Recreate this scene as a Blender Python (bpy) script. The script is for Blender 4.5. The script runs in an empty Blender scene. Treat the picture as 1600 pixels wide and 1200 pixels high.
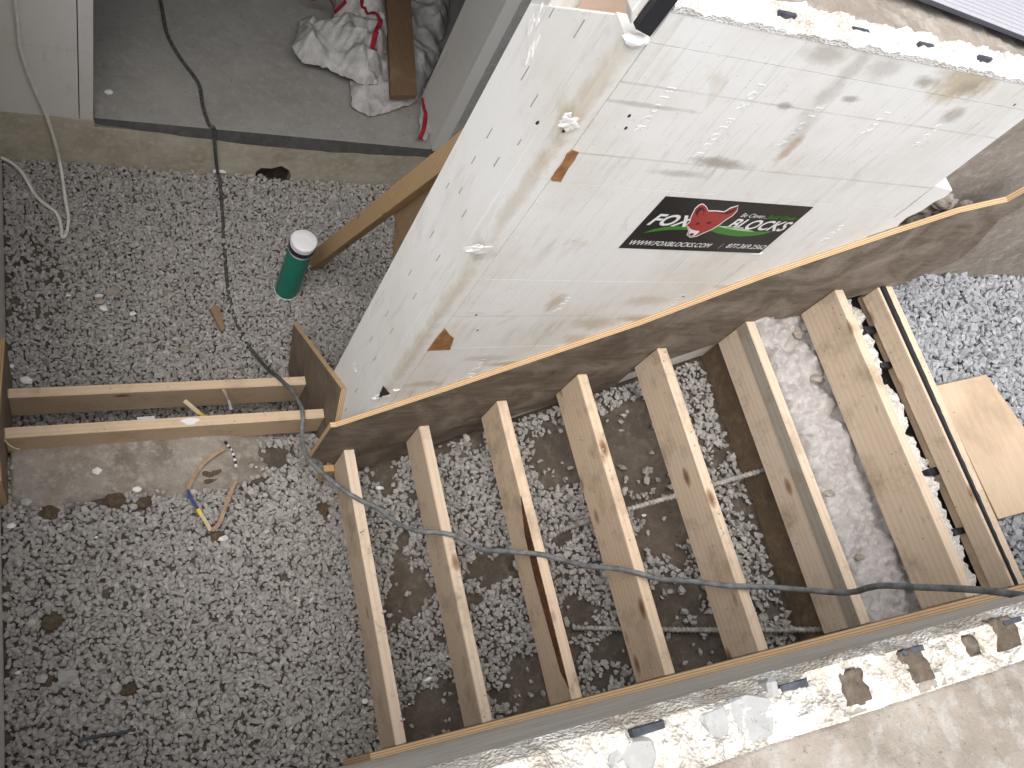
import bpy, bmesh, math, random
import numpy as np
from mathutils import Vector, noise, Matrix
from mathutils.geometry import delaunay_2d_cdt

# ------------------------------------------------------------------ camera, sky, sun, exposure
H = 3.40            # eye height above the lower gravel; z below is given relative to the eye and lifted by H
FPX = 1302.575
RC = np.array([[0.8832297506655838, -0.2345941891971821, 0.4060428227836662],
               [-0.04507579673760951, -0.9043349647690057, -0.42443661958496426],
               [0.46676908647390136, 0.3565723459428096, -0.8093100654391748]])
scene = bpy.context.scene
C = scene.collection
cam = bpy.data.cameras.new('camera'); camo = bpy.data.objects.new('camera', cam); C.objects.link(camo)
mw = Matrix.Identity(4)
for i in range(3):
    mw[i][0] = RC[0][i]; mw[i][1] = -RC[1][i]; mw[i][2] = -RC[2][i]
mw[2][3] = H
camo.matrix_world = mw
cam.sensor_width = 36; cam.lens = 36 * FPX / 1600; cam.clip_start = 0.02; cam.clip_end = 500
scene.camera = camo

SUN_EL, SUN_AZ = math.radians(70), math.radians(226)     # azimuth clockwise from +Y
w = bpy.data.worlds.new('World'); scene.world = w; w.use_nodes = True
nt = w.node_tree; bg = nt.nodes['Background']
sky = nt.nodes.new('ShaderNodeTexSky'); sky.sky_type = 'NISHITA'; sky.sun_disc = False
sky.sun_elevation = SUN_EL; sky.sun_rotation = SUN_AZ; sky.air_density = 1.0; sky.dust_density = 4.0; sky.ozone_density = 1.0
hs = nt.nodes.new('ShaderNodeHueSaturation'); hs.inputs['Saturation'].default_value = 0.32
nt.links.new(sky.outputs[0], hs.inputs['Color']); nt.links.new(hs.outputs[0], bg.inputs[0])
bg.inputs[1].default_value = 0.15
sl = bpy.data.lights.new('sun', 'SUN'); sl.energy = 1.5; sl.angle = math.radians(75); sl.color = (1, 0.965, 0.92)
so = bpy.data.objects.new('sun', sl); C.objects.link(so)
sdir = Vector((math.sin(SUN_AZ) * math.cos(SUN_EL), math.cos(SUN_AZ) * math.cos(SUN_EL), math.sin(SUN_EL)))
so.rotation_euler = sdir.to_track_quat('Z', 'Y').to_euler(); so.location = (0, 0, 12)
scene.view_settings.view_transform = 'Standard'; scene.view_settings.look = 'None'
scene.view_settings.exposure = 0.8; scene.view_settings.gamma = 1
scene.view_settings.use_curve_mapping = False
try:
    scene.cycles.max_bounces = 6; scene.cycles.diffuse_bounces = 4
except Exception: pass

rnd = random.Random(7)
rs = np.random.RandomState(11)

def px(u, v, **k):
    """pixel of the photograph -> point on the plane x=, y= or z= (relative to the eye)"""
    q = RC.T @ np.array([u - 800.0, v - 600.0, FPX]); (a, val), = k.items()
    return q * (val / q['xyz'.index(a)])

# ------------------------------------------------------------------ helpers: objects
def link(o, parent=None):
    C.objects.link(o)
    if parent is not None: o.parent = parent
    return o
def thing(name, label, cat, loc, group=None):
    o = bpy.data.objects.new(name, None); o.empty_display_size = 0.05
    o.location = (loc[0], loc[1], loc[2] + H); C.objects.link(o)
    return tag(o, label, cat, group)
def tag(o, label=None, cat=None, group=None, kind=None):
    if label: o['label'] = label
    if cat: o['category'] = cat
    if group: o['group'] = group
    if kind: o['kind'] = kind
    return o
def wloc(o):
    p = Vector(o.location)
    while o.parent: o = o.parent; p += Vector(o.location)
    return p
def mesh_obj(name, verts, faces, mats, parent=None, smooth=False, midx=None, attr=None):
    """verts relative to the eye; the origin is put at the middle of the mesh"""
    v = np.asarray(verts, dtype=np.float64).reshape(-1, 3).copy(); v[:, 2] += H
    c = (v.max(0) + v.min(0)) / 2
    me = bpy.data.meshes.new(name)
    v -= c
    if isinstance(faces, np.ndarray):
        nf, k = faces.shape
        me.vertices.add(len(v)); me.vertices.foreach_set('co', v.ravel())
        me.loops.add(nf * k); me.loops.foreach_set('vertex_index', faces.ravel().astype(np.int32))
        me.polygons.add(nf); me.polygons.foreach_set('loop_start', (np.arange(nf) * k).astype(np.int32))
        me.update(calc_edges=True)
    else:
        me.from_pydata([tuple(p) for p in v], [], faces); me.update()
    for m in (mats if isinstance(mats, (list, tuple)) else [mats]): me.materials.append(m)
    if midx is not None: me.polygons.foreach_set('material_index', np.asarray(midx, dtype=np.int32))
    me.polygons.foreach_set('use_smooth', np.full(len(me.polygons), bool(smooth)))
    if attr is not None:
        for an, arr in attr.items():
            if arr.ndim == 1:
                a = me.attributes.new(an, 'FLOAT', 'POINT'); a.data.foreach_set('value', arr.astype(np.float32))
            else:
                a = me.attributes.new(an, 'FLOAT_COLOR', 'POINT'); a.data.foreach_set('color', arr.astype(np.float32).ravel())
    o = bpy.data.objects.new(name, me); link(o, parent)
    o.location = Vector(c) - (wloc(parent) if parent else Vector((0, 0, 0)))
    return o
def bm_obj(name, bm, mats, parent=None, smooth=False):
    me_v = [tuple(v.co) for v in bm.verts]; bm.verts.index_update()
    f = [[v.index for v in fc.verts] for fc in bm.faces]; mi = [fc.material_index for fc in bm.faces]
    bm.free()
    return mesh_obj(name, me_v, f, mats, parent, smooth, mi)
def box(name, x0, x1, y0, y1, z0, z1, mat, parent=None, bev=0.002, jit=0.0):
    bm = bmesh.new()
    vs = [bm.verts.new((x, y, z)) for x in (x0, x1) for y in (y0, y1) for z in (z0, z1)]
    for q in ((0, 1, 3, 2), (4, 6, 7, 5), (0, 4, 5, 1), (2, 3, 7, 6), (0, 2, 6, 4), (1, 5, 7, 3)):
        bm.faces.new([vs[i] for i in q])
    if bev: bmesh.ops.bevel(bm, geom=bm.edges[:], offset=bev, segments=1, affect='EDGES', profile=0.5)
    if jit:
        for v in bm.verts: v.co += Vector((rnd.uniform(-jit, jit), rnd.uniform(-jit, jit), rnd.uniform(-jit, jit)))
    bmesh.ops.recalc_face_normals(bm, faces=bm.faces[:])
    return bm_obj(name, bm, mat, parent)
def prism(name, pts, axis, a0, a1, mats, parent=None, bev=0.0, side_mat=0):
    """outline pts in the two axes other than `axis`, extruded from a0 to a1; side faces take material side_mat"""
    ax = 'xyz'.index(axis); oth = [i for i in range(3) if i != ax]
    bm = bmesh.new(); L = []
    for a in (a0, a1):
        r = []
        for p in pts:
            co = [0, 0, 0]; co[ax] = a; co[oth[0]], co[oth[1]] = p; r.append(bm.verts.new(co))
        L.append(r)
    n = len(pts)
    bm.faces.new(L[0]); bm.faces.new(L[1][::-1])
    for i in range(n):
        f = bm.faces.new((L[0][i], L[0][(i + 1) % n], L[1][(i + 1) % n], L[1][i])); f.material_index = side_mat
    if bev: bmesh.ops.bevel(bm, geom=bm.edges[:], offset=bev, segments=1, affect='EDGES', profile=0.5)
    bmesh.ops.recalc_face_normals(bm, faces=bm.faces[:])
    bmesh.ops.triangulate(bm, faces=[f for f in bm.faces if len(f.verts) > 4])
    return bm_obj(name, bm, mats, parent)
def catmull(P, n=10):
    P = [np.array(p, float) for p in P]; P = [2 * P[0] - P[1]] + P + [2 * P[-1] - P[-2]]; out = []
    for i in range(1, len(P) - 2):
        a, b, c, d = P[i - 1:i + 3]
        for t in np.linspace(0, 1, n, endpoint=False):
            out.append(.5 * (2 * b + (c - a) * t + (2 * a - 5 * b + 4 * c - d) * t * t + (3 * b - a - 3 * c + d) * t ** 3))
    out.append(P[-2]); return np.array(out)
def tube(name, P, rad, mat, parent=None, seg=8, radf=None, smooth=True):
    P = np.asarray(P, float); n = len(P); T = np.gradient(P, axis=0); T /= np.linalg.norm(T, axis=1)[:, None] + 1e-12
    up = np.array([0.13, 0.21, 1.0]); V = []
    for i in range(n):
        s = np.cross(T[i], up); s /= np.linalg.norm(s) + 1e-9; u = np.cross(s, T[i])
        for k in range(seg):
            a = 2 * math.pi * k / seg; r = rad if radf is None else radf(i, a)
            V.append(P[i] + r * (math.cos(a) * s + math.sin(a) * u))
    F = []
    for i in range(n - 1):
        for k in range(seg):
            F.append((i * seg + k, i * seg + (k + 1) % seg, (i + 1) * seg + (k + 1) % seg, (i + 1) * seg + k))
    F.append(tuple(range(seg))[::-1]); F.append(tuple(range((n - 1) * seg, n * seg)))
    return mesh_obj(name, V, F, mat, parent, smooth)
def ribbon(name, P, width, mat, parent=None, thick=0.0012, wdir=None):
    P = np.asarray(P, float); n = len(P); T = np.gradient(P, axis=0); V = []
    for i in range(n):
        t = T[i] / (np.linalg.norm(T[i]) + 1e-9)
        s = np.cross(t, (0, 0, 1.0)) if wdir is None else np.array(wdir, float); s /= np.linalg.norm(s) + 1e-9
        nrm = np.cross(s, t)
        for a, b in ((-1, 0), (1, 0), (1, 1), (-1, 1)): V.append(P[i] + s * a * width / 2 + nrm * b * thick)
    F = []
    for i in range(n - 1):
        for k in range(4): F.append((i * 4 + k, i * 4 + (k + 1) % 4, (i + 1) * 4 + (k + 1) % 4, (i + 1) * 4 + k))
    F.append((3, 2, 1, 0)); F.append(tuple((n - 1) * 4 + k for k in range(4)))
    return mesh_obj(name, V, F, mat, parent)
def hfield(name, x0, x1, y0, y1, step, fn, bottom, mat, parent=None, smooth=True):
    """solid block with a rough top surface z = fn(x, y)"""
    nx = max(2, int((x1 - x0) / step) + 1); ny = max(2, int((y1 - y0) / step) + 1)
    X = np.linspace(x0, x1, nx); Y = np.linspace(y0, y1, ny)
    V = [(x, y, fn(x, y)) for x in X for y in Y]; F = []
    for i in range(nx - 1):
        for j in range(ny - 1):
            F.append((i * ny + j, (i + 1) * ny + j, (i + 1) * ny + j + 1, i * ny + j + 1))
    ring = [i * ny for i in range(nx)] + [(nx - 1) * ny + j for j in range(1, ny)] + [i * ny + ny - 1 for i in range(nx - 2, -1, -1)] + [j for j in range(ny - 2, 0, -1)]
    b0 = len(V)
    for r in ring: V.append((V[r][0], V[r][1], bottom))
    m = len(ring)
    for k in range(m):
        F.append((ring[k], b0 + k, b0 + (k + 1) % m, ring[(k + 1) % m]))
    F.append(tuple(b0 + k for k in range(m))[::-1])
    return mesh_obj(name, V, F, mat, parent, smooth)
def nz(x, y, z=0.0, s=1.0): return noise.noise(Vector((x * s, y * s, z * s)))
def fbm(x, y, s, o=4, z=0.0): return noise.fractal(Vector((x * s, y * s, z)), 0.8, 2.0, o)
def blob(name, c, r, mat, parent=None, sub=2, rough=0.35, flat=0.7, seed=None, smooth=False):
    bm = bmesh.new(); bmesh.ops.create_icosphere(bm, subdivisions=sub, radius=1.0)
    s = rnd.uniform(0, 50) if seed is None else seed
    for v in bm.verts:
        n = noise.noise(v.co * 1.6 + Vector((s, s, s))) * rough + noise.noise(v.co * 4 + Vector((s, 0, s))) * rough * .4
        v.co *= 1 + n; v.co = Vector((c[0] + v.co.x * r[0], c[1] + v.co.y * r[1], c[2] + v.co.z * r[2]))
    return bm_obj(name, bm, mat, parent, smooth)

# ------------------------------------------------------------------ helpers: materials
class Mat:
    def __init__(s, name, rough=0.8, spec=0.3):
        s.m = bpy.data.materials.new(name); s.m.use_nodes = True; s.t = s.m.node_tree
        s.b = s.t.nodes['Principled BSDF']; s.b.inputs['Roughness'].default_value = rough
        s.b.inputs['Specular IOR Level'].default_value = spec; s._tc = None; s.bmp = None
    def n(s, ty, **k):
        nd = s.t.nodes.new(ty)
        for a, b in k.items(): setattr(nd, a, b)
        return nd
    def L(s, a, b): s.t.links.new(a, b)
    def co(s, scale=(1, 1, 1), world=False, rand=True):
        if world:
            g = s.n('ShaderNodeNewGeometry'); src = g.outputs['Position']
        else:
            tc = s.n('ShaderNodeTexCoord'); src = tc.outputs['Object']
            if rand:
                oi = s.n('ShaderNodeObjectInfo'); mm = s.n('ShaderNodeMath', operation='MULTIPLY'); mm.inputs[1].default_value = 37.0
                s.L(oi.outputs['Random'], mm.inputs[0]); va = s.n('ShaderNodeVectorMath', operation='ADD')
                s.L(src, va.inputs[0]); s.L(mm.outputs[0], va.inputs[1]); src = va.outputs[0]
        mp = s.n('ShaderNodeMapping'); mp.inputs['Scale'].default_value = scale; s.L(src, mp.inputs['Vector'])
        return mp.outputs[0]
    def noise(s, co, scale, detail=4, rough=0.6, dist=0.0):
        nd = s.n('ShaderNodeTexNoise'); nd.inputs['Scale'].default_value = scale; nd.inputs['Detail'].default_value = detail
        nd.inputs['Roughness'].default_value = rough; nd.inputs['Distortion'].default_value = dist; s.L(co, nd.inputs['Vector']); return nd.outputs['Fac']
    def voro(s, co, scale, feature='F1', out='Distance'):
        nd = s.n('ShaderNodeTexVoronoi', feature=feature); nd.inputs['Scale'].default_value = scale; s.L(co, nd.inputs['Vector']); return nd.outputs[out]
    def ramp(s, fac, stops, interp='LINEAR'):
        nd = s.n('ShaderNodeValToRGB'); cr = nd.color_ramp; cr.interpolation = interp
        while len(cr.elements) < len(stops): cr.elements.new(0.5)
        for e, (p, c) in zip(cr.elements, stops):
            e.position = p; e.color = (c, c, c, 1) if isinstance(c, (int, float)) else (*c, 1)
        s.L(fac, nd.inputs[0]); return nd.outputs[0]
    def mix(s, fac, a, b, mode='MIX'):
        nd = s.n('ShaderNodeMix', data_type='RGBA', blend_type=mode)
        for i, v in ((0, fac), (6, a), (7, b)):
            if isinstance(v, (int, float)): nd.inputs[i].default_value = v
            elif isinstance(v, tuple): nd.inputs[i].default_value = (*v, 1)
            else: s.L(v, nd.inputs[i])
        return nd.outputs[2]
    def math(s, op, a, b=0.0):
        nd = s.n('ShaderNodeMath', operation=op)
        for i, v in ((0, a), (1, b)):
            if isinstance(v, (int, float)): nd.inputs[i].default_value = v
            else: s.L(v, nd.inputs[i])
        return nd.outputs[0]
    def xyz(s, co):
        nd = s.n('ShaderNodeSeparateXYZ'); s.L(co, nd.inputs[0]); return nd.outputs
    def col(s, c):
        if isinstance(c, tuple): s.b.inputs['Base Color'].default_value = (*c, 1)
        else: s.L(c, s.b.inputs['Base Color'])
        return s
    def bump(s, h, strength=0.5, dist=0.002):
        nd = s.n('ShaderNodeBump'); nd.inputs['Strength'].default_value = strength; nd.inputs['Distance'].default_value = dist
        s.L(h, nd.inputs['Height'])
        if s.bmp is not None: s.L(s.bmp, nd.inputs['Normal'])
        s.bmp = nd.outputs[0]; s.L(s.bmp, s.b.inputs['Normal']); return s

def flat(name, c, rough=0.6, spec=0.3, var=0.12):
    m = Mat(name, rough, spec); co = m.co()
    f = m.ramp(m.noise(co, 40, 5), [(0.3, 1 - var), (0.7, 1 + var * .6)])
    m.col(m.mix(1.0, c, f, 'MULTIPLY')); return m.m

def pine(name, axis, light=(0.65, 0.535, 0.415), dark=(0.49, 0.37, 0.26), knots=True, stain=0.5):
    m = Mat(name, 0.72, 0.25)
    sc = [1, 1, 1]; sc['xyz'.index(axis)] = 0.045
    co = m.co(tuple(sc)); co2 = m.co()
    ring = m.n('ShaderNodeTexWave', wave_type='RINGS', rings_direction='XYZ'['XYZ'.index(axis.upper())] if False else axis.upper())
    ring.inputs['Scale'].default_value = 22; ring.inputs['Distortion'].default_value = 3.5; ring.inputs['Detail'].default_value = 2; ring.inputs['Detail Scale'].default_value = 1.2
    m.L(co, ring.inputs['Vector'])
    g1 = m.noise(co, 170, 4, 0.7)
    c = m.mix(m.ramp(ring.outputs['Fac'], [(0.35, 0.0), (1.0, 0.32)]), light, dark)
    c = m.mix(m.ramp(g1, [(0.42, 0.0), (0.75, 0.35)]), c, dark)
    oi = m.n('ShaderNodeObjectInfo')
    c = m.mix(1.0, c, m.ramp(oi.outputs['Random'], [(0.0, (0.86, 0.84, 0.82)), (0.5, (1.0, 1.0, 1.0)), (1.0, (1.08, 1.03, 0.98))]), 'MULTIPLY')
    st = m.noise(co2, 7, 5, 0.65)
    c = m.mix(m.math('MULTIPLY', m.ramp(st, [(0.52, 0.0), (0.72, 1.0)]), stain), c, (0.27, 0.20, 0.13))
    gr = m.noise(co2, 22, 6, 0.7, 0.6)
    c = m.mix(m.math('MULTIPLY', m.ramp(gr, [(0.60, 0.0), (0.74, 1.0)]), stain * .8), c, (0.16, 0.12, 0.085))
    if knots:
        s2 = [9, 9, 9]; s2['xyz'.index(axis)] = 4.2
        k = m.voro(m.co(tuple(s2)), 1.0)
        c = m.mix(m.ramp(k, [(0.05, 0.9), (0.11, 0.55), (0.16, 0.0)]), c, (0.17, 0.075, 0.03))
        sp = m.voro(co2, 28)
        c = m.mix(m.ramp(sp, [(0.045, 0.85), (0.08, 0.0)]), c, (0.07, 0.045, 0.03))
    m.col(c); m.bump(g1, 0.25, 0.001); return m.m

def ply_face(name, base, dark, light, axis='x', scuff=0.5):
    m = Mat(name, 0.7, 0.3); sc = [1, 1, 1]; sc['xyz'.index(axis)] = 0.12
    co = m.co(tuple(sc)); c2 = m.co()
    g = m.noise(co, 60, 6, 0.7, 0.8)
    c = m.mix(m.ramp(g, [(0.3, 0.0), (0.7, 1.0)]), dark, base)
    sm = m.noise(c2, 6, 6, 0.65, 1.0)
    c = m.mix(m.ramp(sm, [(0.45, 0.0), (0.75, scuff)]), c, light)
    d = m.noise(c2, 3.2, 5, 0.6)
    c = m.mix(m.ramp(d, [(0.5, 0.0), (0.75, 0.6)]), c, tuple(v * .5 for v in dark))
    sp = m.voro(c2, 26); c = m.mix(m.ramp(sp, [(0.03, 0.8), (0.06, 0.0)]), c, light)
    m.col(c); m.bump(g, 0.25, 0.001); return m.m

def ply_edge(name, axis):
    m = Mat(name, 0.8, 0.2); co = m.co(rand=False); s = m.xyz(co)['xyz'.index(axis)]
    st = m.math('SINE', m.math('MULTIPLY', s, 2 * math.pi / 0.0068))
    n = m.noise(m.co(), 55, 4)
    c = m.mix(m.ramp(st, [(0.55, 0.0), (0.75, 1.0)]), (0.62, 0.44, 0.26), (0.30, 0.18, 0.09))
    c = m.mix(m.ramp(n, [(0.45, 0.0), (0.75, 0.55)]), c, (0.42, 0.31, 0.2)); m.col(c); return m.m

def foam_mat(name, base=(0.83, 0.822, 0.80), dirt=1.0, lines=(), score=True, scoreax='x', greyer=None, stains=()):
    m = Mat(name, 0.75, 0.3); W = m.co(world=True); X = m.xyz(W)
    c = base
    big = m.noise(W, 2.6, 6, 0.62)
    c = m.mix(m.math('MULTIPLY', m.ramp(big, [(0.46, 0.0), (0.72, 0.55)]), dirt), c, (0.62, 0.57, 0.47))
    # streaky scuffs running down the face
    sv = m.n('ShaderNodeMapping'); sv.inputs['Scale'].default_value = (1.0, 1.0, 0.12); m.L(W, sv.inputs['Vector'])
    stv = m.noise(sv.outputs[0], 42, 5, 0.65); gate = m.ramp(m.noise(W, 5.0, 3), [(0.46, 0.0), (0.66, 1.0)])
    c = m.mix(m.math('MULTIPLY', m.math('MULTIPLY', m.ramp(stv, [(0.5, 0.0), (0.74, 0.75)]), gate), dirt), c, (0.42, 0.38, 0.32))
    rust = m.noise(W, 6.5, 5, 0.6, 0.8)
    c = m.mix(m.math('MULTIPLY', m.ramp(rust, [(0.63, 0.0), (0.75, 0.5)]), dirt), c, (0.50, 0.37, 0.20))
    sp = m.voro(W, 46); c = m.mix(m.math('MULTIPLY', m.ramp(sp, [(0.05, 0.6), (0.085, 0.0)]), dirt), c, (0.30, 0.26, 0.21))
    if score:
        k = m.math('ABSOLUTE', m.math('SUBTRACT', m.math('FRACT', m.math('MULTIPLY', X[0 if scoreax == 'x' else 1], 1 / 0.0486)), 0.5))
        ln = m.math('MULTIPLY', m.ramp(k, [(0.012, 1.0), (0.026, 0.0)]), m.ramp(m.noise(W, 7, 3), [(0.4, 0.1), (0.6, 1.0)]))
        c = m.mix(m.math('MULTIPLY', ln, 0.30), c, (0.36, 0.34, 0.31))
        hh = m.math('SUBTRACT', 1.0, ln); m.bump(hh, 0.4, 0.001)
    for z0 in lines:
        k = m.math('ABSOLUTE', m.math('SUBTRACT', X[2], z0 + H))
        ln = m.math('MULTIPLY', m.ramp(k, [(0.0008, 1.0), (0.0022, 0.0)]), m.ramp(m.noise(W, 9, 3), [(0.35, 0.2), (0.6, 1.0)]))
        c = m.mix(m.math('MULTIPLY', ln, 0.6), c, (0.40, 0.36, 0.30))
    if stains: sn_ = m.math('MULTIPLY', m.math('SUBTRACT', m.noise(W, 24, 4, .7), .5), 1.6)
    for (p0, sc_, colr, stg) in stains:
        mp = m.n('ShaderNodeMapping'); mp.inputs['Location'].default_value = tuple(-a * b for a, b in zip((p0[0], p0[1], p0[2] + H), sc_)); mp.inputs['Scale'].default_value = sc_
        m.L(W, mp.inputs['Vector']); ln_ = m.n('ShaderNodeVectorMath', operation='LENGTH'); m.L(mp.outputs[0], ln_.inputs[0])
        dd = m.math('ADD', ln_.outputs['Value'], sn_)
        c = m.mix(m.math('MULTIPLY', m.ramp(dd, [(0.35, 1.0), (1.0, 0.0)]), stg), c, colr)
    if greyer: c = m.mix(greyer[1], c, greyer[0])
    m.col(c)
    m.bump(m.voro(W, 330), 0.12, 0.0015); m.bump(m.noise(W, 60, 5), 0.18, 0.003); return m.m

def concrete(name, base, dark, light, scale=1.0, bump=0.5, spots=True, world=True):
    m = Mat(name, 0.88, 0.2); W = m.co(world=True) if world else m.co()
    a = m.noise(W, 3.0 * scale, 7, 0.65); b = m.noise(W, 19 * scale, 6, 0.7)
    c = m.mix(m.ramp(a, [(0.35, 0.0), (0.66, 1.0)]), dark, base); c = m.mix(m.ramp(b, [(0.48, 0.0), (0.72, 0.8)]), c, light)
    if spots:
        v = m.noise(W, 60 * scale, 4, 0.7); c = m.mix(m.ramp(v, [(0.60, 0.0), (0.72, 0.75)]), c, tuple(q * .45 for q in dark))
    m.col(c); m.bump(m.noise(W, 85 * scale, 6, 0.7), bump, 0.004); return m.m

def gravel_mat(name, tint, lo, hi):
    m = Mat(name, 0.85, 0.25); a = m.n('ShaderNodeAttribute', attribute_name='tone')
    W = m.co(world=True)
    c = m.ramp(a.outputs['Fac'], [(0.0, tuple(t * lo for t in tint)), (0.75, tuple(t * (lo + (hi - lo) * .62) for t in tint)), (1.0, tuple(t * hi for t in tint))])
    h = m.n('ShaderNodeAttribute', attribute_name='hue')
    c = m.mix(m.math('MULTIPLY', h.outputs['Fac'], 0.35), c, (tint[0] * .72 * hi, tint[1] * .80 * hi, tint[2] * .76 * hi))
    n = m.noise(W, 120, 4, 0.7); c = m.mix(1.0, c, m.ramp(n, [(0.3, 0.86), (0.7, 1.07)]), 'MULTIPLY')
    m.col(c); m.bump(n, 0.4, 0.002); return m.m

M = {}
M['pine_y'] = pine('pine along y', 'y', stain=.7); M['pine_x'] = pine('pine along x', 'x', light=(0.58, 0.465, 0.335)); M['pine_z'] = pine('pine along z', 'z', light=(0.46, 0.32, 0.18), dark=(0.36, 0.23, 0.12), stain=0.3)
M['bark'] = concrete('red brown bark', (.17, .075, .04), (.08, .035, .02), (.26, .14, .08), 3, .9)
M['greywood'] = pine('weathered grey pine', 'y', light=(.40, .36, .30), dark=(.26, .23, .19), stain=.8)
M['pine_red'] = pine('dusty pinkish board', 'x', light=(0.55, 0.42, 0.34), knots=False)
M['form'] = ply_face('dirty form plywood', (0.215, 0.172, 0.135), (0.105, 0.082, 0.064), (0.38, 0.335, 0.28), 'x', .8)
M['form_y'] = ply_face('dirty form plywood along y', (0.225, 0.175, 0.13), (0.125, 0.095, 0.07), (0.34, 0.28, 0.22), 'y')
M['ply'] = ply_face('pale plywood', (0.60, 0.46, 0.33), (0.50, 0.37, 0.25), (0.66, 0.53, 0.40), 'y', 0.3)
M['ply_brown'] = ply_face('brown plywood', (0.30, 0.20, 0.115), (0.22, 0.145, 0.08), (0.34, 0.24, 0.14), 'z', 0.2)
M['edge_y'] = ply_edge('plywood edge y', 'y'); M['edge_x'] = ply_edge('plywood edge x', 'x'); M['edge_z'] = ply_edge('plywood edge z', 'z')
def st_(u, v, rx, rz, colr, stg, sy=2.0): p = px(u, v, y=1.0); return ((p[0], 1.0, p[2]), (1 / rx, sy, 1 / rz), colr, stg)
TAN, GRY, RST = (.47, .37, .22), (.33, .29, .24), (.45, .26, .12)
M['foam'] = foam_mat('scuffed white foam', lines=(-0.921, -1.12, -1.80), stains=[st_(1505, 130, .12, .07, TAN, .75), st_(1515, 138, .05, .03, GRY, .6), st_(1447, 128, .05, .02, GRY, .7), st_(1488, 180, .045, .03, GRY, .6),
    st_(1125, 255, .10, .022, GRY, .75), st_(1062, 272, .09, .015, GRY, .5), st_(1225, 165, .03, .012, GRY, .7), st_(1328, 155, .03, .012, GRY, .7), st_(1290, 85, .07, .03, GRY, .5), st_(1385, 105, .05, .05, GRY, .4), st_(1232, 235, .02, .06, RST, .6),
    st_(868, 472, .03, .06, TAN, .6), st_(930, 505, .10, .05, TAN, .5), st_(1010, 470, .09, .04, TAN, .4), st_(760, 560, .10, .03, GRY, .35), st_(1010, 165, .16, .008, GRY, .45), st_(1320, 120, .03, .16, GRY, .4), st_(800, 568, .12, .02, TAN, .7), st_(1000, 498, .12, .025, TAN, .7), st_(1150, 448, .10, .02, TAN, .5), st_(660, 600, .08, .03, TAN, .5), st_(900, 530, .06, .04, RST, .4), st_(1310, 60, .2, .02, TAN, .4), st_(1250, 205, .03, .10, GRY, .3)])
M['foam_end'] = foam_mat('white foam end', dirt=0.7, score=False, stains=[st_(u_, v_, .030, .28, TAN, .40, 28.0) for u_, v_ in ((815, 300), (700, 470), (640, 560), (930, 140))] + [st_(745, 400, .05, .04, GRY, .4, 14.0), st_(890, 195, .04, .04, TAN, .5, 14.0)])
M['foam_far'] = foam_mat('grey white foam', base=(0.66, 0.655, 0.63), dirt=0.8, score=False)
M['foam_dirty'] = foam_mat('dust covered foam', base=(0.55, 0.53, 0.49), dirt=1.0, score=False)
mm = Mat('scraped dusty foam', 0.85, 0.25); cc = mm.co((.35, 1, 2.2), world=True); c2_ = mm.co(world=True)
k = mm.mix(mm.ramp(mm.noise(cc, 9, 6, .7, .6), [(.38, 0.0), (.62, 1.0)]), (.50, .465, .41), (.66, .64, .60))
k = mm.mix(mm.ramp(mm.noise(cc, 34, 5, .7), [(.58, 0.0), (.68, .9)]), k, (.78, .77, .74)); k = mm.mix(mm.ramp(mm.noise(c2_, 8, 5, .7), [(.55, 0.0), (.7, .7)]), k, (.40, .36, .31)); mm.col(k); mm.bump(mm.noise(cc, 30, 5), .5, .004); M['face_near'] = mm.m
M['foam_torn'] = foam_mat('torn white foam', base=(0.86, 0.85, 0.83), dirt=0.5, score=False)
M['core'] = concrete('concrete core', (0.36, 0.32, 0.275), (0.26, 0.225, 0.19), (0.50, 0.47, 0.43), 1.3, 0.6)
M['core_light'] = concrete('pale concrete core', (0.385, 0.345, 0.295), (0.235, 0.20, 0.165), (0.48, 0.465, 0.44), 2.0, 0.9)
M['patch'] = concrete('grey mortar', (0.42, 0.42, 0.41), (0.33, 0.33, 0.32), (0.48, 0.48, 0.47), 1.6, 0.3)
M['cross'] = concrete('pinkish grey rough concrete', (0.50, 0.475, 0.46), (0.35, 0.32, 0.305), (0.62, 0.60, 0.59), 2.2, 1.0)
M['brown_face'] = concrete('soil stained concrete', (0.22, 0.16, 0.105), (0.13, 0.095, 0.062), (0.28, 0.22, 0.15), 1.3, 0.5)
M['floor'] = concrete('smooth concrete floor', (0.315, 0.305, 0.285), (0.25, 0.24, 0.222), (0.35, 0.34, 0.32), 1.2, 0.1, True)
M['lip'] = concrete('dark grey slab edge', (0.135, 0.135, 0.13), (0.10, 0.10, 0.098), (0.18, 0.18, 0.17), 1.0, 0.2)  # darker grey than the floor concrete
M['sill'] = concrete('stained sill concrete', (0.54, 0.50, 0.415), (0.38, 0.335, 0.25), (0.60, 0.57, 0.50), 1.6, 0.3)
M['footing'] = concrete('muddy footing concrete', (0.37, 0.335, 0.295), (0.20, 0.17, 0.14), (0.46, 0.43, 0.39), 1.6, 0.9)
M['pocket'] = concrete('soil in pocket', (0.15, 0.12, 0.09), (0.08, 0.063, 0.047), (0.24, 0.205, 0.16), 2.0, 0.9)
M['soil'] = concrete('damp soil', (0.135, 0.11, 0.088), (0.075, 0.062, 0.05), (0.20, 0.175, 0.145), 1.6, 0.9)
M['clod'] = concrete('brown soil clod', (0.13, 0.098, 0.065), (0.075, 0.056, 0.038), (0.18, 0.14, 0.1), 3, 0.9)
M['gravel'] = gravel_mat('grey crushed gravel', (0.50, 0.475, 0.45), 0.6, 1.0)
M['gravel_out'] = gravel_mat('sky tinted pale grey gravel', (0.43, 0.44, 0.46), 0.55, 1.05)  # blue of the skylight is painted into the stone colour
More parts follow.
